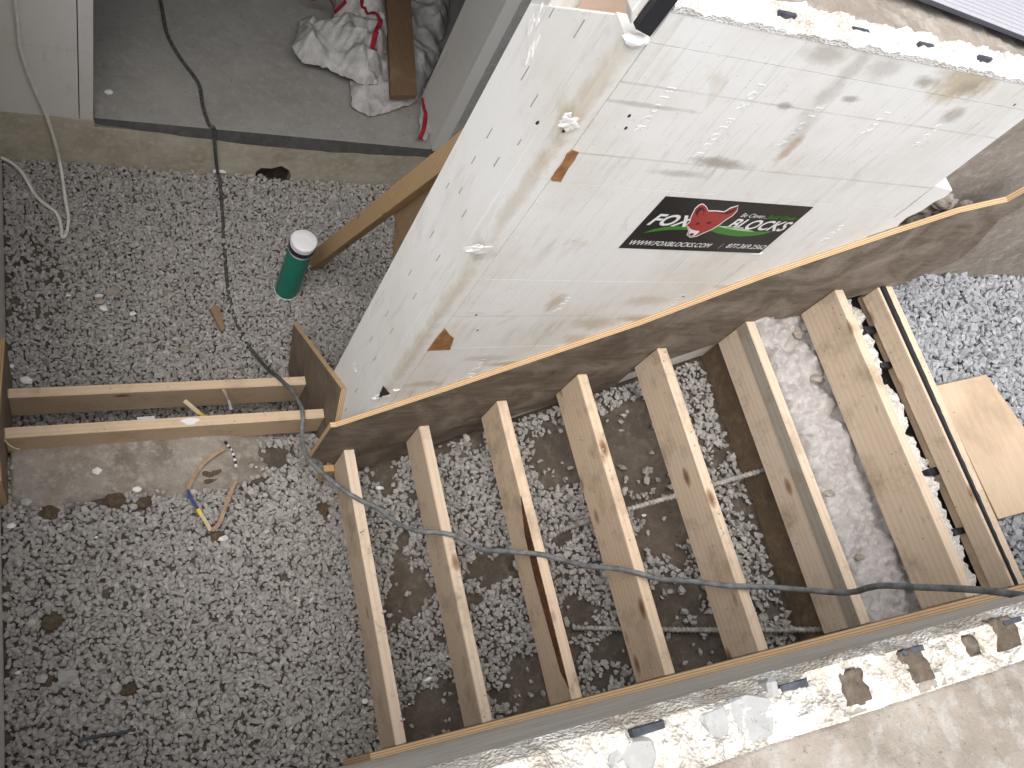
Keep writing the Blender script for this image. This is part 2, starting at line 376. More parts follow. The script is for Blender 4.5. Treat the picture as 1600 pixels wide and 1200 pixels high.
M['black'] = flat('black plastic', (0.025, 0.026, 0.03), 0.45); M['tie'] = flat('dusty dark plastic', (0.07, 0.075, 0.09), 0.7, var=0.5)
M['slit'] = flat('dark slit', (0.36, 0.35, 0.32), 0.9); M['rust'] = flat('brown membrane', (0.34, 0.17, 0.07), 0.8, var=0.4)
M['green'] = flat('green pipe', (0.012, 0.205, 0.145), 0.42, 0.5); M['navy'] = flat('dark tape', (0.02, 0.022, 0.045), 0.35, 0.5)
M['white'] = flat('white plastic', (0.75, 0.75, 0.77), 0.45, 0.4, 0.06); M['paper'] = flat('white scrap', (0.80, 0.79, 0.77), 0.7, var=0.06)
M['cord_white'] = flat('white cable', (0.68, 0.66, 0.61), 0.5); M['steel'] = flat('steel screw', (0.42, 0.42, 0.42), 0.4, 0.5)
M['string'] = flat('cream string', (0.66, 0.58, 0.43), 0.9)
M['strap'] = flat('tan strap', (0.36, 0.24, 0.16), 0.7, var=0.3); M['strap_blue'] = flat('blue print', (0.045, 0.06, 0.17), 0.6, var=0.5)
M['strap_yellow'] = flat('yellow print', (0.72, 0.52, 0.06), 0.6); M['strap_pale'] = flat('cream print', (0.55, 0.46, 0.30), 0.6)
M['red'] = flat('red woven stripe', (0.30, 0.018, 0.03), 0.8, var=0.25)
M['panel'] = flat('lavender white panel', (0.44, 0.44, 0.48), 0.6, var=0.05); M['panel_groove'] = flat('panel groove', (0.08, 0.08, 0.10), 0.8)
mm = Mat('dusty grey cord', 0.75, 0.3); cc = mm.co(world=True)
mm.col(mm.mix(mm.ramp(mm.noise(cc, 30, 3, 0.6), [(0.32, 0.0), (0.68, 1.0)]), (0.10, 0.105, 0.108), (0.24, 0.25, 0.255))); M['cord'] = mm.m
mm = Mat('dark grey cord', 0.7, 0.3); cc = mm.co(world=True)
mm.col(mm.mix(mm.ramp(mm.noise(cc, 55, 5, 0.7), [(0.42, 0.0), (0.68, 1.0)]), (0.045, 0.046, 0.044), (0.13, 0.13, 0.125))); M['cord_dark'] = mm.m
mm = Mat('rusty rebar', 0.7, 0.4); cc = mm.co(world=True)
mm.col(mm.mix(mm.ramp(mm.noise(cc, 40, 4), [(0.4, 0.0), (0.65, 1.0)]), (0.42, 0.40, 0.37), (0.22, 0.19, 0.16))); M['rebar'] = mm.m
mm = Mat('woven sack', 0.6, 0.35); cc = mm.co(world=True)
k = mm.mix(mm.ramp(mm.noise(cc, 9, 6, 0.65), [(0.40, 0.0), (0.68, 0.85)]), (0.52, 0.515, 0.505), (0.28, 0.265, 0.24))
k = mm.mix(mm.ramp(mm.noise(cc, 60, 4, 0.7), [(0.66, 0.0), (0.74, 0.8)]), k, (0.12, 0.10, 0.09)); mm.col(k); mm.bump(mm.noise(cc, 220, 2), 0.15, 0.001); M['sack'] = mm.m
# foam top: white beads with sand and mortar smears
mm = Mat('crumbled foam top', 0.9, 0.2); cc = mm.co(world=True)
k = mm.mix(mm.ramp(mm.noise(cc, 13, 6, 0.7), [(0.40, 0.0), (0.58, 0.95)]), (0.74, 0.725, 0.685), (0.52, 0.47, 0.40))
k = mm.mix(mm.ramp(mm.noise(cc, 48, 5, 0.75), [(0.52, 0.0), (0.66, 0.85)]), k, (0.33, 0.285, 0.235)); mm.col(k)
mm.bump(mm.voro(cc, 240), 0.7, 0.004); mm.bump(mm.noise(cc, 90, 5), 0.6, 0.004); M['crumb'] = mm.m
mm = Mat('broken white foam top', 0.9, 0.2); cc = mm.co(world=True)
k = mm.mix(mm.ramp(mm.noise(cc, 11, 6, 0.7), [(0.48, 0.0), (0.66, 0.9)]), (0.74, 0.73, 0.70), (0.50, 0.455, 0.39))
k = mm.mix(mm.ramp(mm.noise(cc, 48, 5, 0.75), [(0.58, 0.0), (0.70, 0.8)]), k, (0.36, 0.32, 0.27)); mm.col(k)
mm.bump(mm.voro(cc, 240), 0.7, 0.004); mm.bump(mm.noise(cc, 90, 5), 0.6, 0.004); M['crumb_white'] = mm.m

# ------------------------------------------------------------------ the setting
ZF, ZN, ZU = -3.40, -3.045, -1.615     # lower gravel, landing gravel, upper gravel
def sub_z(x):                            # bed below the stair form
    return min(-1.93, max(ZN, -2.965 + 0.875 * (x - 1.0)))
def ground_fn(x, y):
    n = 0.012 * nz(x, y, 3.3, 6) + 0.006 * nz(x, y, 1.1, 19)
    if y > 1.33: return ZF + n
    if y > 1.13:                         # bank between landing and lower well, under the form boards
        t = (y - 1.13) / 0.20; return ZN + (ZF + 0.07 - ZN) * (t * t * (3 - 2 * t)) + n
    return sub_z(x) + n
def soil_obj(name, x0, x1, y0, y1, fn, step=0.03):
    o = hfield(name, x0, x1, y0, y1, step, fn, -3.75, M['soil'])
    return tag(o, kind='structure')
soil_obj('ground', -0.235, 2.00, -0.03, 1.0, lambda x, y: ground_fn(x, y) - 0.016)
soil_obj('ground', -0.235, 0.90, 1.0, 2.70, lambda x, y: ground_fn(x, y) - 0.016)
soil_obj('ground', 0.90, 2.60, 1.30, 2.70, lambda x, y: ZF - 0.016 + 0.012 * nz(x, y, 3.3, 6))
# outer ground round the excavation, reaching far
BX0, BX1, BY1 = -3.0, 5.0, 8.0
gv = []; gf = []
for (a, b, c, d) in ((-250, 250, -250, -0.34), (2.41, 250, -0.34, 1.32), (-250, -0.55, -0.34, 2.69), (2.6, 250, 1.32, 2.69), (BX1, 250, 2.69, 250), (-250, BX0, 2.69, 250), (BX0, BX1, BY1, 250)):
    i = len(gv); gv += [(a, c, ZU - 0.03), (b, c, ZU - 0.03), (b, d, ZU - 0.03), (a, d, ZU - 0.03), (a, c, ZU - .3), (b, c, ZU - .3), (b, d, ZU - .3), (a, d, ZU - .3)]
    gf += [(i, i + 1, i + 2, i + 3), (i, i + 4, i + 5, i + 1), (i + 1, i + 5, i + 6, i + 2), (i + 2, i + 6, i + 7, i + 3), (i + 3, i + 7, i + 4, i)]
tag(mesh_obj('upper_ground', gv, gf, M['soil']), kind='structure')

# ------------------------------------------------------------------ gravel
ico = bmesh.new(); bmesh.ops.create_icosphere(ico, subdivisions=1, radius=1.0)
IV = np.array([v.co[:] for v in ico.verts]); IF = np.array([[v.index for v in f.verts] for f in ico.faces]); ico.free()
NB = 40; BASE = []
for b in range(NB):
    v = IV * (1 + rs.uniform(-.25, .35, (12, 1))) * np.array([[rs.uniform(.9, 1.35), rs.uniform(.65, 1.0), rs.uniform(.5, .8)]])
    for _ in range(6):                    # flat chipped faces
        nrm = rs.normal(size=3); nrm /= np.linalg.norm(nrm); d = rs.uniform(.35, .6); h = v @ nrm; v = v - np.maximum(h - d, 0)[:, None] * nrm
    BASE.append(v)
BASE = np.array(BASE)
def stones(name, pts, size, mat, dark=None):
    n = len(pts); pts = np.asarray(pts)
    s = size * np.exp(np.clip(rs.normal(0, .22, n), -.5, .55)); ax = rs.normal(size=(n, 4)) * np.array([1, .6, .6, 1]); ax /= np.linalg.norm(ax, axis=1)[:, None]
    a, b, c, d = ax.T
    Rm = np.stack([np.stack([1 - 2 * (c * c + d * d), 2 * (b * c - a * d), 2 * (b * d + a * c)], -1),
                   np.stack([2 * (b * c + a * d), 1 - 2 * (b * b + d * d), 2 * (c * d - a * b)], -1),
                   np.stack([2 * (b * d - a * c), 2 * (c * d + a * b), 1 - 2 * (b * b + c * c)], -1)], 1)
    V = np.einsum('nij,nkj->nki', Rm, BASE[rs.randint(0, NB, n)]) * s[:, None, None]
    V[:, :, 2] *= 1.0
    V = V + pts[:, None, :]
    F = (IF[None] + (np.arange(n) * 12)[:, None, None]).reshape(-1, 3)
    tone = np.clip(rs.normal(.56, .15, n), 0, 1); tone = np.where(rs.rand(n) < .02, 1.0, tone)
    hue = np.where(rs.rand(n) < .16, rs.rand(n), 0)
    return mesh_obj(name, V.reshape(-1, 3), F, mat, attr={'tone': np.repeat(tone, 12), 'hue': np.repeat(hue, 12)})
def scatter(x0, x1, y0, y1, cell, zf, keep=None, layers=((-.007, 1.0), (0.002, 1.0), (0.008, 0.30)), jit=.48):
    P = []
    for dz, prob in layers:
        for x in np.arange(x0, x1, cell):
            for y in np.arange(y0, y1, cell):
                if rs.rand() > prob: continue
                X = x + rs.uniform(-jit, jit) * cell; Y = y + rs.uniform(-jit, jit) * cell
                if not (x0 <= X <= x1 and y0 <= Y <= y1): continue
                if keep and not keep(X, Y): continue
                P.append((X, Y, zf(X, Y) + dz + rs.uniform(-.005, .004)))
    return P
def ell(u, v, z): p = px(u, v, z=z); return p[0], p[1]
# bare damp soil: patches on the landing, under the risers (pixel, radius m)
bare = []
for (u, v, r) in ((80, 970, .028), (72, 1062, .025), (203, 1078, .022), (180, 782, .035), (225, 785, .025), (330, 690, .05), (505, 795, .025), (338, 838, .025), (60, 770, .03), (440, 900, .015), (165, 930, .02), (430, 715, .05)):
    bare.append((*ell(u, v, ZN), r))
slopeb = []
for (u, v, r) in ((890, 700, .11), (985, 670, .10), (1010, 720, .13), (1050, 800, .09), (1050, 950, .08), (775, 880, .07), (640, 920, .075), (620, 960, .05), (700, 1110, .09), (840, 1075, .10), (980, 1010, .09), (1090, 1030, .12), (930, 690, .06), (1020, 850, .06), (595, 740, .05), (680, 700, .04), (1190, 800, .05), (900, 960, .05), (560, 1100, .03), (650, 1130, .06), (880, 1020, .05)):
    # march the sight line onto the sloping bed
    q = RC.T @ np.array([u - 800.0, v - 600.0, FPX]); t = min([(abs(sub_z(q[0] * s) - q[2] * s), s) for s in np.linspace(0.0015, 0.0028, 400)])[1]
    slopeb.append((q[0] * t, q[1] * t, r))
def keep_land(x, y):
    for (a, b, r) in bare:
        if (x - a) ** 2 + (y - b) ** 2 < (r * (1 + .5 * nz(x, y, 0, 40))) ** 2: return False
    fy = 0.985 + 0.03 * nz(x, 5, 0, 9)
    if y > fy and -0.18 < x < 0.62 and y < 1.17 and rs.rand() > .16 * max(0, 1 - (y - fy) / .12): return False     # footing
    return True
def keep_slope(x, y):
    for (a, b, r) in slopeb:
        if (x - a) ** 2 + (y - b) ** 2 < (r * (1 + .7 * nz(x, y, 0, 22))) ** 2 and rs.rand() > .06: return False
    return nz(x, y, 7, 11) < .42
P = scatter(-.215, .95, -.02, 1.2, .0172, ground_fn, keep_land)
tag(stones('gravel', P, .0128, M['gravel']), 'grey crushed gravel on the landing at the foot of the stairs', 'gravel', kind='stuff')
P = scatter(.95, 1.985, -.02, .985, .0165, lambda x, y: ground_fn(x, y) + .002, keep_slope)
tag(stones('gravel', P, .0124, M['gravel']), 'grey crushed gravel sloping up under the stair form', 'gravel', kind='stuff')
def keep_far(x, y):
    c = px(45, 440, z=ZF); d = ((x - c[0]) / .14) ** 2 + ((y - c[1]) / .24) ** 2
    if d < 1 and nz(x, y, 2, 26) > .0 and rs.rand() > .35: return False
    return y < 2.685 and not (x > .86 and y < 1.32)
P = scatter(-.215, 1.9, 1.2, 2.69, .0160, ground_fn if False else (lambda x, y: ground_fn(x, y)), keep_far)
tag(stones('gravel', P, .0116, M['gravel']), 'grey crushed gravel in the well before the doorway', 'gravel', kind='stuff')
P = scatter(2.425, 4.1, -.02, 1.06, .0190, lambda x, y: ZU - .008 + .012 * nz(x, y, 4, 5), layers=((-.012, 1.0), (-.003, 1.0), (0.004, .4)))
tag(stones('gravel', P, .0148, M['gravel_out']), 'sky tinted pale grey gravel outside at the top of the stairs', 'gravel', kind='stuff')

# ------------------------------------------------------------------ white foam block wall beside the stairs
Y1 = 1.0; YC = 1.063; YB = 1.252; YE = 1.315; XE = 0.868; XL = 0.915; XR = 2.045; ZT = -0.745
CO = [-0.757, -0.826, -1.216, -1.61, -1.99, -2.38, -2.77, -3.16, -3.46]
ww = thing('foam_block_wall', 'white foam block wall beside the stair form, carrying a black sticker', 'wall', (1.5, 1.15, -3.46))
for a, b in zip(CO[:-1], CO[1:]):
    box('foam_block', XL + .0004, XR, Y1, YC - .001, b + .0008, a - .0008, M['foam'], ww, 0)
    if a < -0.8: box('corner_strip', XE, XL - .0012, Y1 + .0015, YC - .001, b + .0006, a - .0006, M['foam_end'], ww, 0)
# end panel, its top sawn on a slant
box('back_foam', XE + .002, 4.2, YB, YE, -3.46, ZT - .002, M['foam_far'], ww, .002)
prism('end_panel', [(YC, -3.45), (YE - .001, -3.45), (YE - .001, -1.04), (YC, -.83)], 'x', XE + .0005, XE + .06, M['foam_end'], ww, .004)
box('end_board', .93, .968, YC + .001, YB - .001, -1.5, -.752, M['pine_red'], ww, .003)
def coretop(x, y): return ZT - .012 + .010 * fbm(x, y, 9, 4) + .004 * nz(x, y, 0, 70)
hfield('concrete_core', .97, 3.2, YC, YB - .001, .011, coretop, -3.46, M['core'], ww)
def crumb_top(x, y, edge, inward):
    d = abs(y - edge); n = fbm(x, y, 24, 4); n2 = nz(x, y, 5, 8)
    h = ZT + .004 + .009 * n + .005 * nz(x, y, 1, 90)
    if d < .010: h -= (.010 - d) * (.3 + 1.2 * max(0, n2 + .2))
    return h
hfield('foam_top', XL + .001, XR + .001, Y1 - .001, YC + .006, .0055, lambda x, y: crumb_top(x, y, Y1, 1), -.7535 - .004, M['crumb_white'], ww, False)
for t in range(-1, 5):
    x = 1.374 + .194 * t
    if x > XL + .05 and x < XR: box('tie_end', x - .022, x + .022, Y1 + .028, Y1 + .036, -.80, -.735, M['tie'], ww, .001)
# black membrane strip standing in the notch of the corner
prism('membrane_strip', [(.862, -.795), (.900, -.805), (.905, -.69), (.868, -.69)], 'y', Y1 - .012, Y1 + .004, M['black'], ww, .001)
prism('notch_side', [(.846, -.775), (.861, -.80), (.867, -.69), (.852, -.69)], 'y', Y1 + .002, Y1 + .03, M['foam_torn'], ww, .002)
blob('torn_foam', (.892, 1.004, -.828), (.028, .012, .014), M['foam_torn'], ww)
# brown membrane showing through chipped foam
def wallpoly(name, pts, mat, parent, y0=Y1 - .002, y1=Y1 + .004):
    q = [px(u, v, y=Y1) for u, v in pts]; return prism(name, [(p[0], p[2]) for p in q], 'y', y0, y1, mat, parent)
wallpoly('brown_patch', [(895, 234), (904, 237), (897, 250), (888, 262), (876, 283), (861, 281), (868, 268), (880, 254), (886, 240)], M['rust'], ww)
wallpoly('brown_patch', [(695, 513), (702, 522), (709, 528), (703, 546), (672, 547), (668, 548), (682, 528)], M['rust'], ww)
wallpoly('torn_hole', [(599, 604), (609, 615), (604, 618), (592, 620)], M['black'], ww)
# mid crack ledge, torn chips and bruises
for (u, v, a, b) in ((1183, 396, .02, .008), (600, 618, .02, .01), (586, 623, .012, .012), (890, 195, .02, .016), (886, 183, .008, .01), (748, 390, .03, .02), (620, 610, .012, .006)):
    p = px(u, v, y=Y1); blob('torn_chip', (p[0], Y1 + .001, p[2]), (a, .0032, b), M['foam_torn'], ww, sub=3, rough=.8)
for (u, v) in ((840, 192), (881, 205), (978, 200), (983, 181), (744, 492), (746, 516), (884, 186), (1068, 463), (1585, 164)):
    p = px(u, v, y=Y1); blob('pit', (p[0], Y1 + .0005, p[2]), (.004, .002, .006), M['black'], ww, sub=1)
# dark slits of the ties in the end panel
for (u, v, l) in ((726, 333, 1), (675, 366, 1), (685, 403, .9), (641, 426, .9), (648, 463, 1), (605, 490, 1.1), (612, 517, 1), (580, 530, 1), (586, 560, .9), (557, 610, 1.1), (821, 114, 1.2), (835, 157, 1.1), (905, 45, 1.3), (765, 208, 1), (776, 253, 1), (720, 297, .8), (540, 640, .8), (862, 20, .7), (740, 250, .8), (812, 222, .6), (700, 290, .7)):
    p = px(u, v, x=XE)
    if p[1] > YE - .012 or p[1] < Y1 + .004: continue
    box('slit', XE - .0012, XE + .004, p[1] - .0014, p[1] + .0014, p[2] - .017 * l, p[2] + .017 * l, M['slit'], ww, .0008, .0006)
for (u, v, a, b) in ((553, 575, .018, .03), (835, 32, .012, .03), (829, 80, .012, .03)):
    p = px(u, v, x=XE)
    if p[1] < YE: blob('torn_chip', (XE + .001, p[1], p[2]), (.0028, a, b), M['foam_torn'], ww, sub=3, rough=.8)
# exposed core beyond the foam, torn foam and mortar squeezed out at the stringer
box('exposed_core', XR + .002, 4.2, YC - .004, YC + .02, -2.2, ZT - .022, M['core'], ww, .003)
wallpoly('torn_edge', [(1340, 381), (1372, 356), (1398, 342), (1430, 318), (1462, 292), (1475, 296), (1489, 299), (1478, 309), (1462, 316), (1440, 331), (1418, 341), (1405, 352), (1402, 361), (1385, 362), (1370, 370), (1352, 378)], M['foam_torn'], ww, Y1 + .003, YC)
def mortarz(x, z):
    return YC - .012 - .03 * fbm(x, z, 12, 4) - .012 * nz(x, z, 2, 40)
nx_, nz_ = 56, 56; gx = np.linspace(2.03, 2.42, nx_); gz = np.linspace(-1.40, -1.05, nz_)
V = [(x, mortarz(x, z) + .06 * max(0, (z + 1.24 - .05 * nz(x, 1, 0, 12)) / .12), z) for x in gx for z in gz]
F = [(i * nz_ + j, (i + 1) * nz_ + j, (i + 1) * nz_ + j + 1, i * nz_ + j + 1) for i in range(nx_ - 1) for j in range(nz_ - 1)]
mesh_obj('mortar', V, F, M['core'], ww)

# raised lettering moulded in the blocks
def text_mesh(s, size=1.0, shear=0.0, offset=0.0, extrude=0.0, spacing=1.0):
    cu = bpy.data.curves.new('t', 'FONT'); cu.body = s; cu.size = size; cu.shear = shear; cu.offset = offset; cu.extrude = extrude
    cu.space_character = spacing; cu.resolution_u = 3
    o = bpy.data.objects.new('t', cu); C.objects.link(o); bpy.context.view_layer.update()
    me = bpy.data.meshes.new_from_object(o.evaluated_get(bpy.context.evaluated_depsgraph_get()))
    v = np.array([p.co[:] for p in me.vertices]); f = [tuple(p.vertices) for p in me.polygons]
    bpy.data.objects.remove(o); bpy.data.curves.remove(cu); bpy.data.meshes.remove(me); return v, f
tx = [text_mesh(t_, .030, extrude=.0006, spacing=1.5) for t_ in ('FOX', 'BLOCK', 'FOX BLOCK', 'OCK')]
for r, (a, b) in enumerate(zip(CO[1:-1], CO[2:])):
    if r > 3: break
    for c in range(6):
        x = 1.02 + .194 * c + (.09 if r % 2 else 0)
        if rnd.random() < .35: continue
        tv, tf = tx[rnd.randrange(4)]; vv = np.empty_like(tv)
        if x > XR - .04: continue
        if -1.5 < (a + b) / 2 < -1.2 and 1.17 < x < 1.75: continue
        z0 = a - rnd.uniform(.03, .12)                      # reads downwards
        vv[:, 0] = x + tv[:, 1]; vv[:, 2] = z0 - tv[:, 0]; vv[:, 1] = Y1 - tv[:, 2]
        vv = vv[:, :]; m_ = vv[:, 2].min()
        mesh_obj('moulded_lettering', vv, tf, M['foam'], ww)

# ------------------------------------------------------------------ black sticker on the foam wall
def stk(u, v): p = px(u, v, y=Y1); return p[0], p[2]
def zs(a, b): return stk(940 + a / 4.4444, 290 + b / 4.4444)     # from the enlarged crop of the sticker
SM = {n: flat('sticker ' + n, c, .38, .4, .05) for n, c in dict(black=(.012, .013, .014), white=(.80, .80, .80), red=(.36, .035, .035), dark=(.035, .012, .012), green=(.045, .21, .025), pale=(.42, .62, .36)).items()}
sk = thing('sticker', 'black sticker with red fox head and white FOX BLOCKS lettering on the foam wall', 'sticker', (1.475, Y1, -1.455))
q = [stk(1038, 307), stk(1270, 322), stk(1190, 393), stk(966, 389)]
prism('panel', [(1.237, -1.235), (1.714, -1.2335), (1.714, -1.449), (1.237, -1.449)], 'y', Y1 - .0016, Y1 - .0002, SM['black'], sk)
def spoly(name, pts, mat, lift, parent=sk, pix=True):
    P = [zs(*p) for p in pts] if pix else pts; return prism(name, P, 'y', Y1 - .0016 - lift, Y1 - .0012 - lift, SM[mat], parent)
head = [(700, 124), (722, 142), (738, 172), (800, 173), (850, 180), (895, 152), (946, 136), (935, 168), (905, 200), (862, 226), (815, 262), (760, 296), (700, 322), (655, 343), (612, 350), (594, 338), (606, 306), (590, 266), (612, 250), (622, 212), (650, 155), (676, 132)]
cx, cy = np.mean(head, 0)
hp = np.array(head); out = []
n = len(hp)
for i in range(n):
    t = hp[(i + 1) % n] - hp[i - 1]; nn = np.array([t[1], -t[0]]); nn = nn / np.linalg.norm(nn); out.append(tuple(hp[i] + nn * 6))
spoly('swoosh', [(290, 324), (360, 300), (440, 284), (520, 277), (600, 277), (600, 304), (520, 300), (420, 306), (350, 316)], 'green', .0004)
spoly('swoosh', [(725, 298), (790, 276), (850, 290), (930, 306), (1020, 314), (1110, 316), (1195, 312), (1120, 334), (1040, 345), (950, 349), (860, 338), (790, 324)], 'green', .0004)
spoly('swoosh_highlight', [(800, 276), (880, 278), (960, 286), (1060, 316), (1000, 312), (930, 304), (860, 292)], 'pale', .0008)
fh = spoly('fox_head_outline', out, 'white', .0010)
spoly('fox_head', head, 'red', .0015, fh)
spoly('inner_ear', [(697, 140), (716, 165), (700, 200), (655, 200), (650, 175), (672, 150)], 'dark', .0020, fh)
spoly('inner_ear', [(935, 142), (912, 158), (860, 178), (815, 185), (870, 190), (900, 180), (925, 162)], 'dark', .0020, fh)
spoly('ear_fur', [(694, 155), (706, 178), (690, 205), (660, 212), (668, 180)], 'red', .0024, fh)
spoly('eye', [(650, 258), (668, 248), (682, 252), (664, 264)], 'dark', .0020, fh)
spoly('eye', [(724, 254), (745, 244), (762, 250), (742, 260)], 'dark', .0020, fh)
spoly('muzzle', [(596, 270), (612, 292), (640, 302), (680, 298), (672, 318), (640, 340), (612, 346), (600, 336), (608, 308)], 'white', .0020, fh)
spoly('muzzle_top', [(612, 262), (660, 270), (700, 285), (690, 305), (655, 304), (622, 296)], 'red', .0024, fh)
spoly('nose', [(608, 326), (628, 320), (640, 326), (626, 338), (610, 338)], 'dark', .0028, fh)
def stext(s, p0, p1, h, mat, shear=.25, off=.0, name='lettering', lift=.0006):
    """fit a line of text between two baseline points of the sticker"""
    v, f = text_mesh(s, 1.0, shear, off)
    (x0, z0), (x1, z1) = p0, p1; wd = v[:, 0].max() - v[:, 0].min(); ht = text_mesh('H')[0][:, 1].max()
    u = (v[:, 0] - v[:, 0].min()) / wd; W = np.zeros_like(v)
    W[:, 0] = x0 + u * (x1 - x0); W[:, 2] = z0 + u * (z1 - z0) + v[:, 1] / ht * h; W[:, 1] = Y1 - .0018 - lift
    return mesh_obj(name, W, f, SM[mat], sk)
zt, zb = -1.2345, -1.449
def sp(u, v): return 1.237 + u * .477, zb + v * (zt - zb)
stext('FOX', sp(.035, .49), sp(.315, .49), .043, 'white', .28, .028)
stext('BLOCKS', sp(.555, .505), sp(.985, .505), .040, 'white', .28, .024)
stext('Be Clever...', sp(.575, .735), sp(.76, .735), .016, 'white', .2, .004)
stext('Build Green', sp(.765, .735), sp(.965, .735), .016, 'green', .2, .012)
stext('WWW.FOXBLOCKS.COM', sp(.035, .085), sp(.585, .085), .019, 'white', .25, .016)
stext('|', sp(.655, .10), sp(.661, .10), .019, 'white', .2, .004)
stext('877.369.2562', sp(.70, .10), sp(.985, .10), .019, 'white', .2, .012)

# ------------------------------------------------------------------ cut wall in the foreground (its top is seen)
NY = -0.0275
nw = thing('cut_block_wall', 'cut foam and concrete wall along the lower stringer, its crumbled white top facing up', 'wall', (1.3, -.16, -3.46))
box('inner_foam', -.25, 4.2, NY - .0625, NY, -3.46, -.80, M['face_near'], nw, .002)
def neartop(x, y):
    d = NY - y; n = fbm(x, y, 22, 4, 2.0); h = ZT + .006 + .011 * n + .006 * nz(x, y, 3, 85) + .005 * nz(x, y, 8, 12)
    wv = .012 + .010 * nz(x, 0, 9, 6)
    if d < wv: h -= (wv - d) * 2.2
    return h
def pocket(x, y):                          # square pockets in the foam top
    for (a, b, s) in POCK:
        if abs(x - a) < s * (1 + .15 * nz(x, y, 0, 60)) and abs(y - b) < s * (1 + .15 * nz(y, x, 0, 60)): return True
    return False
POCK = [(px(1329, 1074, z=-.745)[0], px(1329, 1074, z=-.745)[1], .015), (px(1424, 1041, z=-.745)[0], px(1424, 1041, z=-.745)[1], .0165), (px(1513, 1015, z=-.745)[0], px(1513, 1015, z=-.745)[1] + .004, .010), (px(1565, 990, z=-.745)[0], px(1565, 990, z=-.745)[1], .017)]
hfield('foam_top', .06, 2.0, NY - .0645, NY + .0012, .0042, lambda x, y: neartop(x, y) - (.022 if pocket(x, y) else 0), -.80, M['crumb'], nw, False)
for (a, b, s) in POCK: hfield('soil_pocket', a - s * 1.15, a + s * 1.15, b - s * 1.15, b + s * 1.15, .004, lambda x, y: ZT + .0075 + .005 * fbm(x, y, 60, 3), ZT - .04, M['pocket'], nw)
def corenear(x, y):
    h = ZT - .004 + .008 * fbm(x, y, 11, 4) + .003 * nz(x, y, 0, 60)
    e = y - (NY - .063)
    if e > 0: h += .004 + .014 * fbm(x, y, 17, 3, 5.0) - e * .35
    return h
hfield('concrete_core', -.25, 2.6, NY - .25, NY - .063, .0075, corenear, -3.46, M['core_light'], nw)
hfield('mortar_smear', .06, 2.0, NY - .0625, NY - .030, .0055, corenear, ZT - .03, M['core_light'], nw)
box('outer_foam', -.25, 4.2, NY - .315, NY - .2515, -3.46, ZT, M['foam_far'], nw, .002)
for t in range(-1, 6):
    x = .475 + .194 * t; yy = NY - .017
    o = box('tie_end', x - .019, x + .019, yy - .004, yy + .004, ZT - .05, ZT + .010, M['tie'], nw, .0012, .0012)
def patch(pts):
    P = [px(u, v, z=ZT + .006) for u, v in pts]
    return prism('mortar_patch', [(p[0], p[1]) for p in P], 'z', ZT - .02, ZT + .0065, M['patch'], nw, .004)
patch([(1138, 1092), (1165, 1086), (1200, 1085), (1215, 1100), (1210, 1150), (1170, 1160), (1150, 1140)])
patch([(1090, 1115), (1132, 1096), (1147, 1135), (1140, 1150), (1120, 1157), (1105, 1135)])
patch([(958, 1165), (990, 1152), (1020, 1150), (1030, 1180), (1020, 1210), (950, 1215)])
patch([(1200, 1060), (1216, 1058), (1222, 1090), (1205, 1096)])
for (u, v, a) in ((1530, 948, .01), (1350, 965 + 45, .006), (860, 1130, .012), (1040, 1082, .01)):
    p = px(u, v, z=ZT)
    if p[1] < NY - .006: blob('foam_crumb', (p[0], p[1], ZT + .004), (a, a * .7, a * .7), M['foam_torn'], nw, sub=1)

# ------------------------------------------------------------------ door wall, room behind
YD = 2.69
dw = thing('doorway_wall', 'grey white foam block wall with a wide doorway, beyond the lower gravel', 'wall', (0, YD, -3.46))
DC = [-3.108, -2.727, -2.337, -1.947, -1.557, -1.167, -.745]
for a, b in zip(DC[:-1], DC[1:]):
    box('foam_block', -.55, .0775, YD, YD + .063, a + .0008, b - .0008, M['foam_far'], dw, 0)
    box('jamb_strip', .0815, .132, YD, YD + .315, a + .0008, b - .0008, M['foam_far'], dw, 0)
    box('jamb_block', 1.676, 1.74, YD + .002, YD + .315, a + .0006, b - .0006, M['foam_far'], dw, 0)
box('concrete_core', -.55, .08, YD + .064, YD + .315, -3.46, -.76, M['core'], dw, .002)
box('wall_face', 1.742, 4.9, YD, YD + .315, -3.46, -.76, M['patch'], dw, .003)
box('lintel', .08, 1.742, YD, YD + .315, -.98, -.745, M['foam_far'], dw, .003)
SZ = -3.112
hole = [px(u, v, y=YD) for u, v in ((400, 268), (408, 262), (425, 263), (440, 259), (452, 266), (455, 275))]
prism('sill', [(-.55, -3.5), (hole[0][0], -3.5)] + [(p[0], p[2]) for p in hole] + [(hole[-1][0] + .004, -3.5), (1.742, -3.5), (1.742, -3.249), (.47, -3.238), (-.55, -3.232)], 'y', YD - .001, YD + .06, M['sill'], dw)
prism('sill_upper', [(-.55, -3.2305), (.47, -3.2365), (1.742, -3.2475), (1.742, -3.152), (.136, -3.152), (.136, SZ), (-.55, SZ)], 'y', YD - .0025, YD + .06, M['sill'], dw)
box('foundation', -.55, 1.742, YD + .064, YD + .3, -3.5, -3.155, M['soil'], dw, 0)
lp = [(.137, -3.090), (1.676, -3.092), (1.676, -3.153)] + [(x, float(np.interp(x, (.137, .35, .8, 1.2, 1.6), (-3.122, -3.145, -3.175, -3.176, -3.155))) + .009 * nz(x, 0, 0, 9) + .004 * nz(x, 3, 0, 40)) for x in np.linspace(1.6, .16, 60)] + [(.137, -3.122)]
prism('slab_edge', lp, 'y', YD - .004, YD + .06, [M['lip']], dw)
tag(box('floor', BX0, BX1, YD + .062, BY1, -3.25, -3.0905, M['floor'], None, 0), kind='structure')
box('threshold', .137, 1.675, YD - .003, YD + .063, -3.14, -3.0895, M['floor'], dw, .001)
room = M['foam_far']
